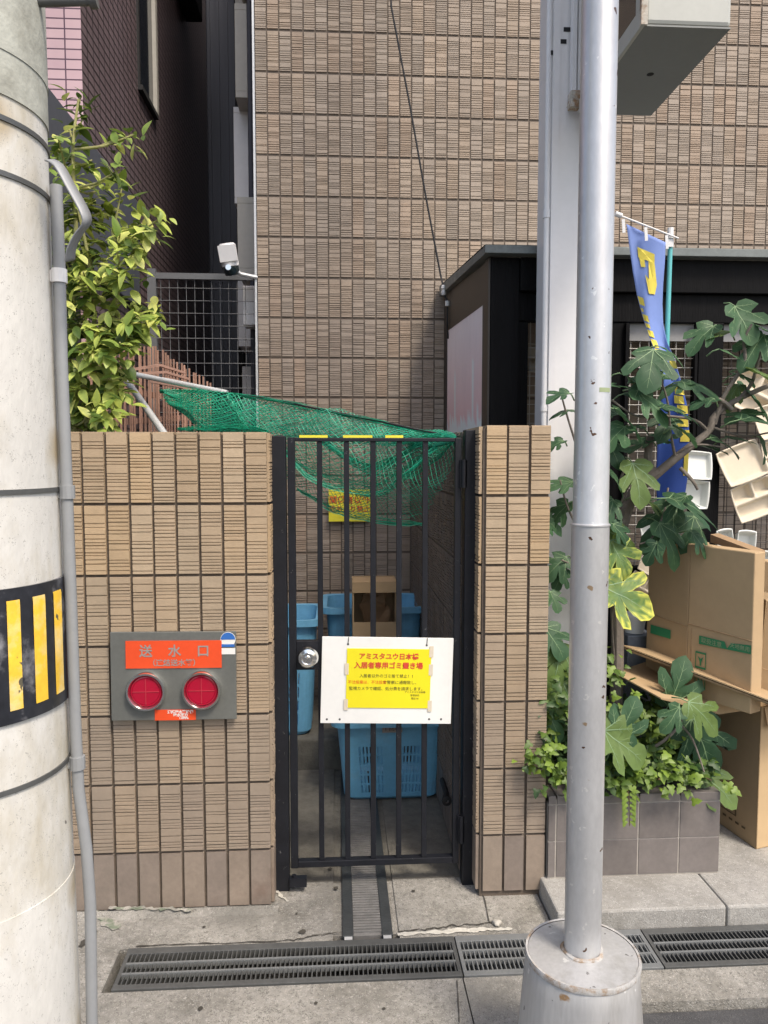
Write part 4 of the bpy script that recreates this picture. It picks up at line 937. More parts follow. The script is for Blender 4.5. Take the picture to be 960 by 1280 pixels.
# ------------------------------------------------------------------ banner
FYB = 3.06
fb_ = thing('banner_flag', (P(836, 300, FYB).x, FYB, .1), 'twisted blue banner with yellow characters on a teal pole', 'banner')
b = MB(); b.tube([(P(838, 300, FYB).x, FYB, P(838, 300, FYB).z), (P(834, 420, FYB).x, FYB, P(834, 420, FYB).z), (P(826, 700, FYB).x, FYB, .1)], .0095, 12); b.build('pole', M['teal'], fb_, True)
q = P(838, 292, FYB); b = MB(); b.tube([q + V((0, 0, -.02)), q + V((0, 0, .022))], .012, 12); b.box((q.x - .022, FYB - .014, q.z - .055), (q.x + .008, FYB - .010, q.z - .025)); b.build('cap', M['white_pvc'], fb_)
b = MB(); b.tube([P(771, 268, FYB - .02), P(848, 298, FYB - .02)], .004, 8); b.tube([P(769, 267, FYB - .02), P(777, 270, FYB - .02)], .010, 10); b.build('cross_bar', M['white_pvc'], fb_, True)
rowsL = [(783, 280), (787, 310), (791, 340), (796, 368), (803, 395), (811, 420), (821, 448), (830, 475), (826, 505), (822, 545), (820, 600), (822, 645)]
rowsR = [(832, 303), (831, 328), (829, 354), (828, 380), (829, 405), (834, 428), (843, 448), (852, 478), (859, 508), (862, 545), (859, 600), (851, 655)]
def cl(s, t):
    f = t * (len(rowsL) - 1); i = min(int(f), len(rowsL) - 2); f -= i
    lx = rowsL[i][0] + (rowsL[i + 1][0] - rowsL[i][0]) * f; ly = rowsL[i][1] + (rowsL[i + 1][1] - rowsL[i][1]) * f
    rx = rowsR[i][0] + (rowsR[i + 1][0] - rowsR[i][0]) * f; ry = rowsR[i][1] + (rowsR[i + 1][1] - rowsR[i][1]) * f
    Y = FYB - .02 + .018 * math.sin(s * 5 + t * 9) - .03 * math.exp(-((t - .62) / .12) ** 2) * (1 - s)
    return P(lx + (rx - lx) * s, ly + (ry - ly) * s, Y)
b = MB(); nr = 66; ncol = 14; vs = []; cs = []
for j in range(nr + 1):
    for i in range(ncol + 1):
        t = j / nr; vs.append(cl(i / ncol, t)); cs.append(mix((.18, .265, .57), (.03, .085, .36), max(0, min(1, (t - .55) / .15))))  # paler top: fading plus sunlight through the cloth, put into the colour
b.add(vs, [(j * (ncol + 1) + i, j * (ncol + 1) + i + 1, (j + 1) * (ncol + 1) + i + 1, (j + 1) * (ncol + 1) + i) for j in range(nr) for i in range(ncol)], 0, cs); cloth = b.build('cloth', M['flag'], fb_, 'all', solid=.001)
b = MB()
def patch(poly, off=.004):
    # polygon in (s, t), cut into a fine grid so that it follows the cloth
    n = len(poly); cx = sum(p[0] for p in poly) / n; cy = sum(p[1] for p in poly) / n
    ctr = cl(cx, cy) + V((0, -off, 0)); vs = [ctr]; m_ = []
    for i in range(n):
        a, c = poly[i], poly[(i + 1) % n]
        for k_ in range(4): m_.append((a[0] + (c[0] - a[0]) * k_ / 4, a[1] + (c[1] - a[1]) * k_ / 4))
    vs += [cl(*p) + V((0, -off, 0)) for p in m_]; N_ = len(m_)
    b.add(vs, [(0, 1 + i, 1 + (i + 1) % N_) for i in range(N_)])
def quadpatch(s0, s1, t0, t1): patch([(s0, t0), (s1, t0), (s1, t1), (s0, t1)])
quadpatch(.22, .70, .075, .115); patch([(.24, .115), (.40, .112), (.42, .145), (.28, .15)]); patch([(.52, .113), (.70, .113), (.78, .20), (.70, .245), (.52, .25)]); patch([(.40, .175), (.53, .19), (.54, .25), (.47, .25)])
for (s0, s1, t0, t1) in ((.0, .22, .28, .315), (.0, .10, .33, .345), (.0, .26, .355, .385), (.0, .22, .395, .415), (.0, .30, .425, .455), (.02, .34, .465, .50), (.05, .42, .505, .545)): quadpatch(s0, s1, t0, t1)
for (s0, s1, t0, t1) in ((.62, .98, .555, .585), (.55, .98, .655, .685), (.50, .90, .69, .72), (.60, .99, .725, .75), (.52, .98, .76, .79), (.70, .99, .80, .83), (.85, .99, .85, .90)): quadpatch(s0, s1, t0, t1)
b.build('lettering', M['flag_y'], cloth)
for px, py in ((779, 274), (807, 284), (833, 294)):
    b = MB(); q0 = P(px, py, FYB - .032); q1 = P(px + 1, py + 17, FYB - .03); b.bar(q0, q1, .012, .003, (0, 1, 0))
    b.build('loop', M['white_pvc'], fb_)

# ------------------------------------------------------------------ planter
pl = thing('planter', (1.05, 2.8, .1), 'low planter faced with square brown-grey tiles between pillar and cartons', 'planter')
xa, xb, ya, yb, zt_ = .745, P(900, 1050, 2.60).x, 2.605, 3.0, P(800, 993, 2.6).z
b = MB(); b.box((xa, ya + .0025, .1), (xb - .0025, yb, zt_ - .012)); b.build('core', M['grout'], pl)
b = MB(); rg = random.Random(6)
def ptile(x0, x1, z0, z1): b.box((x0, ya, z0), (x1, ya + .0105, z1), 0, jit((.16, .142, .132), .13))
hz = (zt_ - .035 - .104) / 2
edges = [xb - .150 * i for i in range(6)]
for r_ in range(2):
    for i in range(5):
        x1_ = edges[i] - (.002 if i else 0); x0_ = max(xa, edges[i + 1] + .003)
        if x1_ - x0_ > .01: ptile(x0_, x1_, .104 + hz * r_ + .003, .104 + hz * (r_ + 1))
for i in range(5):
    x1_ = edges[i] - .002; x0_ = max(xa, edges[i + 1] + .003)
    if x1_ - x0_ > .01: b.box((x0_, ya - .002, zt_ - .030), (x1_, ya + .09, zt_), 0, jit((.17, .152, .142), .12))
for i in range(2): 
    for r_ in range(2): b.box((xb - .0105, ya + .013 + .19 * i, .107 + hz * r_), (xb, ya + .2 + .19 * i, .104 + hz * (r_ + 1)), 0, jit((.125, .108, .098), .16))
b.build('tiles', M['planter'], pl, bevel=.0015)
b = MB(); vs = []; n = 12
for j in range(n + 1):
    for i in range(n + 1):
        x = xa + .01 + (xb - xa - .03) * i / n; y = ya + .09 + (yb - ya - .1) * j / n; vs.append((x, y, zt_ - .005 + .02 * noise.noise(V((x * 12, y * 12, 1)))))
b.add(vs, [(j * (n + 1) + i, j * (n + 1) + i + 1, (j + 1) * (n + 1) + i + 1, (j + 1) * (n + 1) + i) for j in range(n) for i in range(n)]); b.build('soil', M['earth'], pl)

# ------------------------------------------------------------------ cardboard
def carton_face(b, pts, th_dir, col): b.prism(pts, th_dir, 0, col)
# big upright flattened carton, left face tinted darker, right lighter, to imitate side light
Yl, Yf, Yr = 3.0, 2.80, 2.56
tl, tf, tr_ = P(812, 671, Yl), P(863, 680, Yf), P(944, 691, Yr); bl, bf, br_ = P(806, 850, Yl), P(857, 868, Yf), P(938, 893, Yr)
ca = thing('upright_carton', (bf.x, bf.y, bf.z), 'tall brown carton with a green printed strip standing above the folded cardboard', 'box')
nrm = (tr_ - tl).cross(bl - tl).normalized()
back = V((.12, .03, .01))
b = MB(); 
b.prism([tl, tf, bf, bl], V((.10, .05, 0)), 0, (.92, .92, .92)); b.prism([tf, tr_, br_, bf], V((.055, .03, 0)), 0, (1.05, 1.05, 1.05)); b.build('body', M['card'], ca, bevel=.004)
b = MB(); o_ = V((-.0035, -.0015, 0))
def lerp4(u, v, A1, B1, C1, D1): return (A1.lerp(B1, u)).lerp(D1.lerp(C1, u), v)
def onf(u, v, f='R', o=.0035):
    if f == 'R': A1, B1, C1, D1 = tf, tr_, br_, bf
    else: A1, B1, C1, D1 = tl, tf, bf, bl
    n_ = (B1 - A1).cross(D1 - A1).normalized(); 
    if n_.y > 0: n_ = -n_
    return lerp4(u, v, A1, B1, C1, D1) + n_ * o
def fpoly(b, uv, f='R', o=.0035): b.add([onf(u, v, f, o) for u, v in uv], [tuple(range(len(uv)))])
fpoly(b, [(.20, .585), (.60, .585), (.64, .625), (.70, .585), (.99, .57), (.99, .625), (.20, .64)], 'R'); fpoly(b, [(.12, .60), (.62, .60), (.62, .66), (.12, .66)], 'L'); b.build('green_print', M['green_print'], ca); b = MB()
def frame(u0, u1, v0, v1):
    t_ = .012
    fpoly(b, [(u0, v0), (u1, v0), (u1, v0 + t_), (u0, v0 + t_)]); fpoly(b, [(u0, v1 - t_), (u1, v1 - t_), (u1, v1), (u0, v1)])
    fpoly(b, [(u0, v0), (u0 + t_, v0), (u0 + t_, v1), (u0, v1)]); fpoly(b, [(u1 - t_, v0), (u1, v0), (u1, v1), (u1 - t_, v1)])
frame(.15, .32, .69, .80); frame(.15, .32, .82, .93)
for u in (.20, .25): fpoly(b, [(u, .85), (u + .022, .85), (u + .022, .91), (u, .91)])
fpoly(b, [(.19, .72), (.235, .735), (.28, .72), (.25, .755), (.245, .78), (.225, .78), (.22, .755)])
b.build('green_print', M['green_print'], ca)
b = MB(); Uf = (tr_ - tf).normalized(); Wf = (tf - bf).normalized(); c_ = onf(.40, .613, 'R', .0045); b.text('取扱注意', c_, Uf, Wf, .022); b.build('pale_lettering', M['pale_print'], ca); b = MB(); b.text('天地無用', onf(.83, .60, 'R', .0045), Uf, Wf, .020); b.build('pale_lettering', M['pale_print'], ca)
b = MB(); 
for f_ in ('R', 'L'): b.tube([onf(0, .525, f_, .001), onf(1, .545, f_, .001)], .0016, 5)
b.tube([onf(.07, .55, 'R', .001), onf(.07, 1, 'R', .001)], .0014, 5); b.build('crease', M['card_edge'], ca)
# its opened top flaps behind
b = MB(); b.prism([P(888, 668, 3.0), P(946, 690, 2.7), P(946, 696, 2.7), P(888, 678, 3.0)], V((.06, .05, .0)), 0, (.8, .75, .75)); b.build('flap', M['card'], ca)

b = MB(); tcv = [P(778, 806, 2.86), P(975, 880, 2.48), P(1010, 868, 2.85), P(840, 815, 3.1)]
fc = thing('folded_cardboard', tcv[0], 'thin sheets of folded cardboard lying aslant under the upright carton', 'cardboard')
for i, (dz, s) in enumerate(((0, 0), (-.011, .006), (-.020, .018))):
    b = MB(); b.prism([q + V((s, s * .3, dz)) for q in tcv], V((0, 0, -.005)), 0, (1 - .08 * i,) * 3)
    b.build('sheet', M['card_edge' if i == 1 else 'card'], fc)
# lower box with its flap folded out over the planter
lb0 = P(945, 1062, 2.76); lb1 = P(904, 1037, 2.95); zt2 = P(946, 884, 2.76).z
bx = thing('open_flap_box', (lb0.x + .1, 2.9, .1), 'big brown box on the granite step with one flap folded out over the planter', 'box')
dirL = (V((lb1.x, lb1.y, 0)) - V((lb0.x, lb0.y, 0))); dirL = dirL.normalized(); dirR = V((.96, .28, 0))
a0 = V((lb0.x, lb0.y, .102)); a1 = a0 + dirL * .42; a3 = a0 + dirR * .45; a2 = a3 + dirL * .42; up_ = V((0, 0, zt2 - .102)); th = .006
b = MB()
nL = V((dirL.y, -dirL.x, 0)); 
for (p, q) in ((a0, a1), (a1, a2), (a2, a3), (a3, a0)):
    inn = ((a0 + a2) / 2 - (p + q) / 2).normalized() * th; b.prism([p, q, q + up_, p + up_], inn, 0, (.90, .92, .95) if p is a0 else (1.15, 1.15, 1.12))  # left side tinted darker than the others, as if lit from the right
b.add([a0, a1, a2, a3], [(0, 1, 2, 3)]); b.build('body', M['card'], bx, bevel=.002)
b = MB(); z_ = zt2 + .004
fl_ = [P(946, 886, 2.76), P(899, 893, 2.70), P(826, 874, 2.62), P(768, 842, 2.82), P(806, 829, 3.05), P(930, 868, 3.02)]
b.prism(fl_, V((0, 0, .005)), 0, (.98, .98, .98)); b.build('flap', M['card'], bx)
b = MB(); b.prism([a0 + up_ + V((.012, -.002, 0)), a3 + up_ + V((0, -.002, 0)), a3 + up_ + V((.02, -.03, -.075)), a0 + up_ + V((.02, -.02, -.075))], V((.003, .004, 0)), 0, (1.2, 1.15, 1.1)); b.build('front_flap', M['card'], bx)
b = MB(); 
fL = lambda u, v: a0 + dirL * (.42 * u) + up_ * v + V((-.002, -.002, 0))
def lrect(u0, u1, v0, v1): b.add([fL(u0, v0), fL(u1, v0), fL(u1, v1), fL(u0, v1)], [(0, 1, 2, 3)])
for (u0, u1, v0, v1) in ((.28, .80, .235, .242), (.28, .80, .135, .142), (.28, .30, .135, .242), (.78, .80, .135, .242), (.50, .52, .135, .242), (.56, .66, .15, .23)): lrect(u0, u1, v0, v1)
for i in range(8): lrect(.15 + .09 * i, .20 + .09 * i, .085, .10)
b.build('dark_print', M['dark_print'], bx)
# cartons at the right edge
oc2 = thing('leaning_carton', P(965, 880, 2.75), 'narrow brown carton leaning behind the upright one at the right edge', 'box')
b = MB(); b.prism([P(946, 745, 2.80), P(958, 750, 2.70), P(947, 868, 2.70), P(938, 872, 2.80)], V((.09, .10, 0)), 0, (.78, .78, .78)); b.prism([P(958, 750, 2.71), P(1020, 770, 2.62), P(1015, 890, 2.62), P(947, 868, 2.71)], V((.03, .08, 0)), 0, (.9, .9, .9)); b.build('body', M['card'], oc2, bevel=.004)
b = MB(); b.tube([P(952, 835, 2.69), P(1000, 852, 2.62)], .002, 5); b.build('crease', M['card_edge'], oc2)
b = MB(); b.prism([P(952, 700, 3.0), P(1010, 712, 2.9), P(1010, 880, 2.9), P(952, 870, 3.0)], V((.03, .12, 0)), 0, (1, 1, 1))
tag(b.build('plain_carton', M['card'], bevel=.004), 'plain brown carton rearmost at the right picture edge', 'box')

# plastic tub on a small grey cabinet
tb = P(795, 792, 3.1)
b = MB(); b.box((tb.x - .05, 3.06, .1), (tb.x + .07, 3.2, tb.z - .0)); tag(b.build('small_cabinet', M['bluegrey'], bevel=.004), 'blue-grey metal cabinet under the clear plastic tub', 'cabinet')
t = thing('plastic_tub', (tb.x, 3.12, tb.z + .002), 'clear frosted plastic tub on the blue-grey cabinet', 'tub')
b = MB(); b.lathe([(0, 0), (.038, .0), (.048, .07), (.0455, .07), (.036, .004), (0, .004)], (tb.x, 3.12, tb.z + .002), 24); b.build('cup', M['clear'], t, True)
b = MB(); b.lathe([(.051, .066), (.051, .076), (.04, .084), (.0, .086)], (tb.x, 3.12, tb.z + .002), 24); b.build('lid', M['clear'], t, True)

# ------------------------------------------------------------------ foliage
def frame_of(d, n):
    d = V(d).normalized(); n = V(n); n = n - d * n.dot(d)
    if n.length < 1e-4: n = d.orthogonal()
    n.normalize(); return d, n, d.cross(n)
HALF = [(0, .02), (.10, -.08), (.26, -.06), (.36, .05), (.42, .18), (.34, .26), (.27, .31), (.42, .40), (.52, .57), (.47, .70), (.36, .68), (.24, .54), (.16, .50), (.22, .66), (.24, .82), (.16, .95), (0, 1.02)]
def fig_leaf(b, pos, d, n, size, col, rg, edge=None):
    d, n, r = frame_of(d, n); asx = rg.uniform(.85, 1.15); droop = rg.uniform(.10, .62); fold = rg.uniform(-.08, .34); dp = rg.uniform(.75, 1.15); rp = rg.random() * 6
    ol = []
    for sgn in (1, -1):
        seq = HALF if sgn == 1 else HALF[-2:0:-1]
        for i, (x, y) in enumerate(seq):
            kx = 1.0
            if (x, y) in ((.16, .50), (.24, .54), (.27, .31), (.34, .26)): kx = dp
            ol.append((sgn * x * asx * kx * (1 + .06 * math.sin(7 * y + rp * sgn) + rg.uniform(-.05, .05)), y * (1 + rg.uniform(-.03, .03))))
    def pt(x, y, lift=0):
        z = fold * abs(x) - droop * (y * y + .8 * x * x) * .8 + .035 * math.sin(9 * x + rp) * math.cos(8 * y + rp) + lift
        return V(pos) + (r * x + d * y + n * z) * size
    c = (0, .32); vs = [pt(*c)]; cs = [col]; K = len(ol)
    RINGS = (.5, .8, 1.0) if edge is None else (.3, .5, .6, .68, .76, .84, .9, .94, .97, 1.0)
    if edge is not None:
        o2 = []
        for i in range(len(ol)):
            p0, p1 = ol[i], ol[(i + 1) % len(ol)]; o2 += [p0, tuple((a_ + b_) / 2 for a_, b_ in zip(p0, p1))]
        ol = o2; K = len(ol)
    for f in RINGS:
        for ki, (x, y) in enumerate(ol):
            vs.append(pt(c[0] + (x - c[0]) * f, c[1] + (y - c[1]) * f))
            if edge is not None: cs.append(mix(col, edge, 1 if f > (.62, .95, .78, .99)[ki % 4] - .0 else (.12 if f < .5 else .3 * rg.random())))
            else: cs.append(col)
    fs = [(0, 1 + i, 1 + (i + 1) % K) for i in range(K)]
    for q in range(len(RINGS) - 1):
        o = 1 + q * K
        fs += [(o + i, o + K + i, o + K + (i + 1) % K, o + (i + 1) % K) for i in range(K)]
    b.add(vs, fs, 0, cs)
    for (x, y) in ((0, .98), (.44 * asx, .62), (-.44 * asx, .62), (.36 * asx, .16), (-.36 * asx, .16)):
        L_ = []; m_ = 4
        px_, py_ = -y, x; l = math.hypot(x, y); px_, py_ = px_ / l * .010, py_ / l * .010
        for i in range(m_ + 1):
            t = i / m_ * .93; w_ = 1 - .75 * t; L_ += [pt(x * t + px_ * w_, y * t + py_ * w_, .007), pt(x * t - px_ * w_, y * t - py_ * w_, .007)]
        b.add(L_, [(2 * i, 2 * i + 1, 2 * i + 3, 2 * i + 2) for i in range(m_)], 1)
        if size > .1:
            for t in (.35, .55, .75):
                for sg in (1, -1):
                    e = (x * t + (x * .9 + sg * -y * .8) * .16, y * t + (y * .9 + sg * x * .8) * .16); a_ = (x * t, y * t)
                    L2 = [pt(a_[0] - px_ * .4, a_[1] - py_ * .4, .008), pt(a_[0] + px_ * .4, a_[1] + py_ * .4, .008), pt(e[0], e[1], .008)]
                    b.add(L2, [(0, 1, 2)], 1)
def oval_leaf(b, pos, d, n, L_, wd, col, rg, mat_=0):
    d, n, r = frame_of(d, n); cur = rg.uniform(.1, .5); fold = rg.uniform(.1, .35)
    vs = []; cs = []
    for t, w_ in ((0, .05), (.14, .55), (.32, .95), (.5, 1), (.68, .82), (.85, .46), (1, .02)):
        z = -cur * t * t * L_
        for s in (-1, 0, 1):
            vs.append(V(pos) + d * (t * L_) + n * (z + fold * abs(s) * w_ * wd * .5) + r * (s * w_ * wd * .5)); cs.append(col if s == 0 else mix(col, (col[0] * 1.5 + .04, col[1] * 1.3 + .03, col[2]), .35))
    fs = []
    for i in range(6):
        for s in (0, 1): o = i * 3 + s; fs.append((o, o + 1, o + 4, o + 3))
    b.add(vs, fs, mat_, cs)
def ivy_leaf(b, pos, d, n, size, col, rg):
    d, n, r = frame_of(d, n)
    ol = [(0, 0), (.28, -.12), (.46, .14), (.25, .36), (.30, .52), (0, 1), (-.30, .52), (-.25, .36), (-.46, .14), (-.28, -.12)]
    vs = [V(pos) + (d * .3 + n * .08) * size] + [V(pos) + (r * x + d * y - n * (.18 * y * y)) * size for x, y in ol]
    b.add(vs, [(0, 1 + i, 1 + (i + 1) % 10) for i in range(10)], 0, [jit(col, .06)] + [col] * 10)

# --- shrub behind the low wall
rg = random.Random(77)
shb = thing('shrub', (-.75, 2.95, ZP), 'yellow-green leafy shrub rising between utility pole and alley', 'shrub')
clusters = [(100, 122, 3), (104, 148, 5), (86, 158, 3), (72, 170, 4), (70, 188, 5), (150, 172, 4), (168, 168, 2), (150, 212, 4), (138, 222, 2), (98, 238, 6), (124, 238, 6), (152, 236, 4), (84, 228, 4), (108, 268, 7), (134, 262, 5), (180, 278, 6), (196, 276, 4), (172, 306, 5), (150, 292, 6), (122, 298, 7), (96, 292, 6), (76, 300, 4), (147, 318, 6), (158, 338, 5), (104, 340, 6), (84, 352, 7), (128, 350, 5), (108, 384, 6), (182, 384, 5), (192, 398, 4), (164, 396, 6), (100, 404, 8), (132, 408, 7), (88, 428, 7), (124, 436, 8), (150, 428, 6), (172, 420, 4), (100, 458, 8), (140, 466, 7), (158, 452, 4), (118, 492, 7), (90, 486, 6), (92, 516, 6), (126, 514, 5), (142, 508, 4), (78, 520, 5), (110, 526, 4), (82, 262, 5), (80, 320, 5), (80, 385, 6), (82, 455, 6), (115, 200, 4), (78, 210, 5), (112, 318, 6), (135, 335, 5), (90, 372, 6), (112, 362, 6), (142, 380, 5), (118, 424, 6), (78, 410, 6), (140, 448, 5), (84, 500, 7), (106, 475, 7), (116, 510, 6), (150, 486, 4), (74, 480, 6), (135, 415, 5), (160, 408, 4), (165, 290, 4)]
st_ = MB(); lf = MB()
mains = [[V((-.86, 2.98, ZP)), P(90, 520, 2.98), P(92, 380, 2.97), P(95, 280, 2.96), P(91, 190, 2.95), P(98, 125, 2.95)],
         [V((-.78, 3.0, ZP)), P(108, 525, 3.0), P(118, 420, 3.0), P(112, 330, 2.98), P(88, 225, 2.93)],
         [V((-.74, 3.0, ZP)), P(122, 520, 3.0), P(135, 430, 3.0), P(150, 345, 2.98), P(140, 290, 2.96)]]
for m_ in mains: st_.tube(smooth_pl(m_, 18), [.014 - .010 * i / 18 for i in range(19)], 7)
allm = [q for m_ in mains for q in smooth_pl(m_, 26)]
for (px, py, nl) in clusters:
    Y = 2.93 + rg.uniform(-.16, .14); c = P(px, py, Y); near = min((q for q in allm if q.z < c.z - .02), key=lambda q: (q - c).length, default=allm[0])
    md = near.lerp(c, .5) + V((0, 0, -.015)); st_.tube([near, md, c], [.005, .004, .0028], 6)
    ax = (c - md).normalized(); ax = (ax + V((rg.uniform(-.3, .3), -.25, .35))).normalized()
    sun_ = rg.random()
    for i in range(nl + (8 if py < 250 else 17)):
        an = i * 2.4 + rg.uniform(-.4, .4); o1, o2 = ax.orthogonal().normalized(), None; o2 = ax.cross(o1); spread = rg.uniform(.5, 1.25)
        d = (ax * rg.uniform(.05, .7) + (o1 * math.cos(an) + o2 * math.sin(an)) * spread + V((0, -.1, -.12)))
        top_ = py < 215
        base = mix((.10, .19, .035), (.46, .55, .13), (rg.random() ** .75) * (.55 if top_ else 1.0)); 
        if rg.random() < .25: base = mix(base, (.66, .68, .24), .6)
        if rg.random() < .2: base = (.06, .11, .02)
        L_ = rg.uniform(.038, .078); oval_leaf(lf, c - ax * rg.uniform(0, .07) + V((rg.gauss(0, .024), rg.gauss(0, .03), rg.gauss(0, .02))), d, V((rg.uniform(-.5, .5), -.45, 1)), L_, L_ * rg.uniform(.42, .56), base, rg)
st_.build('stems', M['green_twig'], shb, True); lf.build('foliage', M['leaf'], shb, 'all')

# --- fig
fg = thing('fig_tree', (1.02, 2.82, .43), 'fig tree with large lobed green leaves growing in the planter', 'tree')
tr = MB()
def br(pts, r0, r1, n=16): q = smooth_pl(pts, n); tr.tube(q, [r0 + (r1 - r0) * i / n for i in range(n + 1)], 9)
base = V((1.0, 2.82, .40))
br([base, P(768, 900, 2.84), P(772, 800, 2.86), P(770, 700, 2.88), P(790, 620, 2.88), P(822, 588, 2.86)], .026, .022)
br([P(812, 600, 2.87), P(845, 572, 2.84), P(885, 540, 2.82), P(893, 520, 2.82), P(925, 498, 2.82), P(990, 470, 2.8)], .018, .008)
br([P(815, 595, 2.87), P(810, 570, 2.86), P(813, 545, 2.85)], .018, .014, 6)
br([P(893, 530, 2.82), P(905, 495, 2.80), P(930, 455, 2.76), P(930, 425, 2.74), P(940, 405, 2.72)], .009, .004)
br([P(925, 498, 2.82), P(940, 478, 2.80), P(948, 450, 2.78), P(955, 430, 2.77)], .008, .004)
br([P(886, 540, 2.82), P(868, 525, 2.80), P(830, 520, 2.78), P(795, 520, 2.76), P(765, 500, 2.74)], .006, .0035)
br([P(882, 505, 2.80), P(900, 500, 2.8), P(915, 512, 2.8)], .009, .009, 6)
br([P(775, 700, 2.88), P(768, 660, 2.86), P(782, 615, 2.83), P(800, 585, 2.80)], .005, .004)
br([P(845, 575, 2.84), P(838, 540, 2.80), P(834, 500, 2.77), P(820, 460, 2.74)], .006, .003)
br([P(800, 580, 2.85), P(785, 580, 2.82), P(775, 600, 2.80)], .006, .004, 6)
br([P(850, 585, 2.84), P(865, 600, 2.82), P(872, 612, 2.82)], .008, .005, 6)
br([P(772, 720, 2.88), P(740, 690, 2.85), P(712, 640, 2.8), P(700, 600, 2.78)], .006, .003)
br([P(771, 760, 2.87), P(740, 720, 2.84), P(702, 700, 2.8)], .005, .003)
br([P(770, 690, 2.87), P(735, 600, 2.84), P(712, 530, 2.8), P(702, 495, 2.78)], .006, .003)
br([P(835, 610, 2.84), P(830, 640, 2.80), P(815, 672, 2.78), P(800, 680, 2.77)], .004, .003)
br([P(840, 570, 2.84), P(870, 556, 2.8), P(910, 560, 2.78)], .004, .003)
br([base + V((.02, 0, .04)), P(815, 935, 2.66), P(850, 905, 2.62), P(848, 880, 2.60)], .007, .004)
br([P(850, 905, 2.62), P(866, 925, 2.60), P(880, 965, 2.58)], .004, .003, 8)
br([base + V((0, 0, .05)), P(775, 930, 2.68), P(779, 915, 2.66)], .006, .004, 8)
br([P(768, 830, 2.85), P(765, 780, 2.78), P(768, 745, 2.72)], .005, .003, 8)
br([P(893, 535, 2.82), P(930, 545, 2.78), P(965, 540, 2.75)], .005, .003)
tr.build('trunk', M['bark'], fg, True)
FL = [(878, 419, 56, 200, .2), (929, 402, 62, 170, .2), (945, 430, 60, 210, .5), (815, 452, 66, 190, .3), (874, 480, 56, 120, .2), (812, 474, 58, 250, .3), (815, 503, 66, 170, .2), (762, 482, 46, 100, .2), (955, 470, 60, 150, .3), (944, 497, 66, 140, .3), (848, 512, 56, 120, .2), 
      (700, 493, 40, 250, .25), (704, 513, 34, 255, .1), (950, 525, 66, 100, .2), (930, 518, 56, 240, .2), (768, 545, 60, 200, .3), (785, 524, 60, 160, .2), (905, 551, 50, 100, .25), (700, 605, 52, 260, .4), (698, 640, 48, 200, .4), (797, 600, 68, 190, .5), (866, 628, 84, 115, .3), (828, 652, 62, 200, .7), (838, 674, 58, 165, .8), (866, 662, 46, 185, .8), (876, 676, 36, 150, .7), (769, 684, 62, 150, .7), (697, 705, 44, 230, .5), (700, 722, 34, 190, .5), (693, 800, 46, 150, .7), (698, 830, 56, 180, .8), (826, 545, 44, 80, .3), (758, 520, 46, 240, .2),
      (838, 436, 44, 150, .1), (900, 418, 40, 230, .1), (912, 440, 36, 140, .2), (790, 470, 42, 140, .1), (846, 478, 48, 240, .1), (800, 492, 46, 110, .15), (835, 528, 46, 200, .1), (858, 540, 40, 130, .1), (766, 562, 48, 170, .2), (802, 556, 40, 230, .1), (752, 505, 40, 150, .2), (772, 598, 44, 160, .25), (815, 625, 48, 130, .3), (845, 628, 46, 220, .3), (765, 635, 40, 190, .3), (890, 560, 42, 120, .1), (925, 548, 40, 100, .1), (955, 560, 40, 160, .2), (915, 490, 40, 200, .1), (958, 412, 44, 130, .2), (880, 500, 38, 250, .1), (930, 470, 34, 120, .1), (786, 534, 44, 250, .1), (808, 446, 34, 240, .1), (776, 665, 38, 150, .4), (815, 690, 36, 190, .5), (694, 555, 34, 230, .3), (690, 655, 36, 150, .4), (693, 750, 34, 170, .5),
      (847, 862, 62, 10, .9), (842, 897, 40, 230, .9), (880, 893, 58, 120, .8), (880, 930, 82, 165, .9), (892, 978, 66, 140, .8), (782, 905, 62, 20, .9), (778, 930, 68, 130, .8), (762, 900, 50, 280, .8), (700, 870, 44, 200, .7), (690, 900, 46, 160, .8), (855, 820, 0, 0, 0)]
lf = MB(); rg = random.Random(5)
for (px, py, sz, ang, fc_) in FL:
    if not sz: continue
    pl_ = py > 850
    Y = (2.60 if pl_ else 2.78) + rg.uniform(-.10, .07)
    if px < 725: Y = 2.80 + rg.uniform(-.03, .04)
    if px < 725 and py > 760: Y = 2.66
    c = P(px, py, Y); S_ = sz / 960 * Y * (1.02 if fc_ > .6 else .88)
    a = R(ang + rg.uniform(-14, 14)); d = V((math.sin(a), -.5 + .5 * rg.random(), math.cos(a) * (.25 + .75 * fc_)))
    n = V((rg.uniform(-.35, .35), -(.12 + fc_ * .75), 1.0 - .55 * fc_))
    col = mix((.030, .082, .038), (.065, .145, .062), rg.random()); 
    if rg.random() < .12: col = (.12, .19, .05)
    dd, nn, rr = frame_of(d, n); pos = c - dd * (S_ * .42)
    fig_leaf(lf, pos, dd, nn, S_, col, rg)
    # petiole
    e = pos - dd * S_ * .35 + V((0, .03, -.03)); lf.tube([pos, (pos + e) / 2 + V((0, 0, .006)), e], [.0022, .0026, .003], 5, 1)
c = P(785, 748, 2.66); d = V((.90, -.25, -.42)); fig_leaf(lf, c - d.normalized() * .10, d, V((.12, -.9, .5)), .205, (.07, .17, .05), rg, edge=(.62, .62, .10))
c = P(772, 690, 2.72); d = V((.35, -.3, -.75)); fig_leaf(lf, c - d.normalized() * .05, d, V((.1, -.9, .5)), .15, (.08, .17, .05), rg, edge=(.42, .48, .10))
lf.build('foliage', [M['figleaf'], M['vein']], fg, 'all')

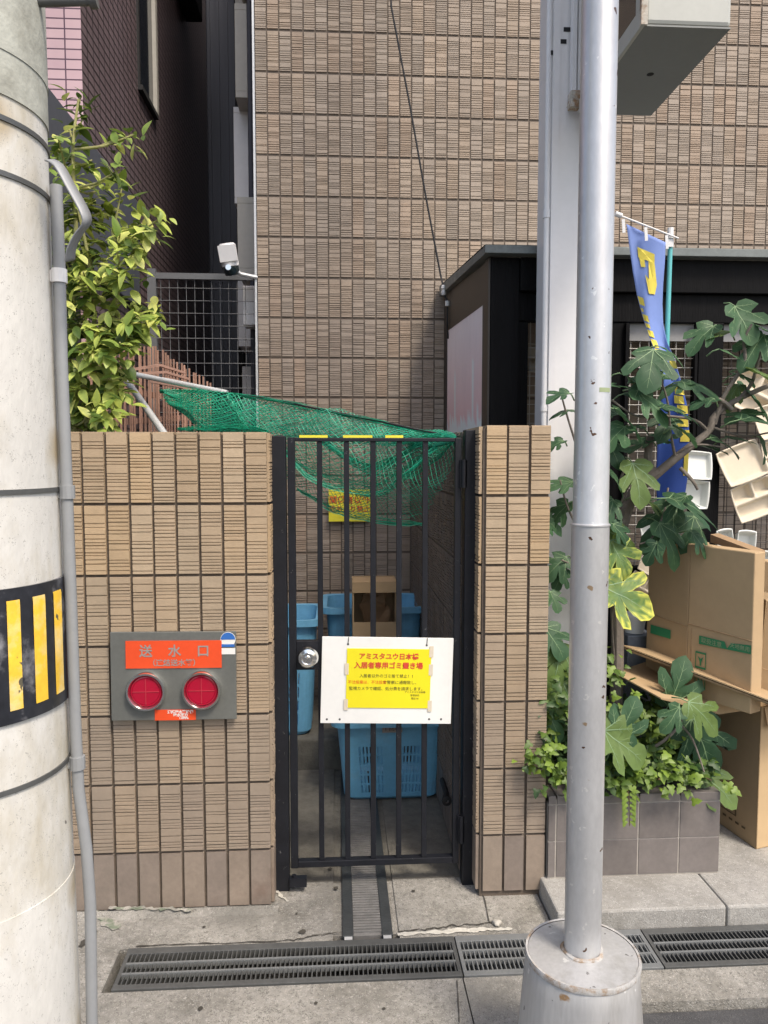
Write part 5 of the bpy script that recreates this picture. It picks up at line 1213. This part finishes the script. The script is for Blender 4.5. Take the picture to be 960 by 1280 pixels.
# --- ivy
iv = thing('ivy', (1.05, 2.75, .44), 'low ivy with small bright leaves spilling over the planter rim', 'ivy')
lf = MB(); stm = MB(); rg = random.Random(13)
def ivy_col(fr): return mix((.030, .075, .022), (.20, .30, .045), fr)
for i in range(1700):
    x = rg.uniform(.72, 1.36); y = rg.uniform(2.60, 3.0)
    top_ = .54 + .28 * math.exp(-((x - .78) / .16) ** 2) + .13 * max(0, (y - 2.65) / .35) + .10 * noise.noise(V((x * 7, y * 7, 3)))
    if x > 1.22 and y < 2.66: top_ -= .04
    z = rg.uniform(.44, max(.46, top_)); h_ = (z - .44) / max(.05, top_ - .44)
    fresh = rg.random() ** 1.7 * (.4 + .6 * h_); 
    d = V((rg.uniform(-1, 1), rg.uniform(-1.1, .3), rg.uniform(-.7, .5))); n = V((rg.uniform(-.5, .5), -.7, .9))
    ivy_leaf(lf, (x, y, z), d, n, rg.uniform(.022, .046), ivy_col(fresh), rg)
for (px, py, n_, spr, fr) in ((690, 955, 38, .05, .75), (672, 945, 16, .03, .8), (700, 975, 22, .04, .5), (760, 975, 26, .045, .7), (800, 965, 30, .05, .75), (835, 975, 26, .05, .8), (865, 970, 18, .04, .6), (912, 985, 7, .012, .9), (830, 915, 30, .06, .6), (770, 880, 25, .05, .7), (760, 820, 12, .03, .8), (700, 890, 26, .05, .35), (795, 900, 20, .05, .5), (765, 850, 16, .04, .5)):
    Y = 2.56 if py > 930 else 2.66
    if px < 683: Y = 2.585
    for i in range(n_):
        p = P(px, py, Y) + V((rg.gauss(0, spr), rg.uniform(-.02, .03), rg.gauss(0, spr * .7)))
        ivy_leaf(lf, p, V((rg.uniform(-1, 1), -.6, rg.uniform(-.9, .5))), V((rg.uniform(-.4, .4), -.8, .8)), rg.uniform(.022, .042), ivy_col(min(1, max(0, rg.gauss(fr, .25)))), rg)
pts = [P(780, 975, 2.56), P(785, 990, 2.545), P(788, 1010, 2.545), P(787, 1032, 2.55)]
stm.tube(pts, .0018, 5)
for k_ in range(2):
    off = (k_ - .5) * .030
    for i in range(7):
        p = P(786 + off * 300, 984 + i * 7, 2.54); ivy_leaf(lf, p, V((off * 25, -.4, -.9)), V((0, -1, .35)), .031 - .0012 * i, ivy_col(.85 + .1 * rg.random()), rg)
for i in range(14):
    x = rg.uniform(.78, 1.33); stm.tube([(x, 2.8, .44), (x + rg.uniform(-.06, .06), 2.68, .47), (x + rg.uniform(-.08, .08), 2.6, .45)], .002, 5)
lf.build('foliage', M['ivyleaf'], iv, 'all'); stm.build('stems', M['twig'], iv)

for m in bpy.data.materials:
    if '_' in m: del m['_']
bpy.context.view_layer.update()
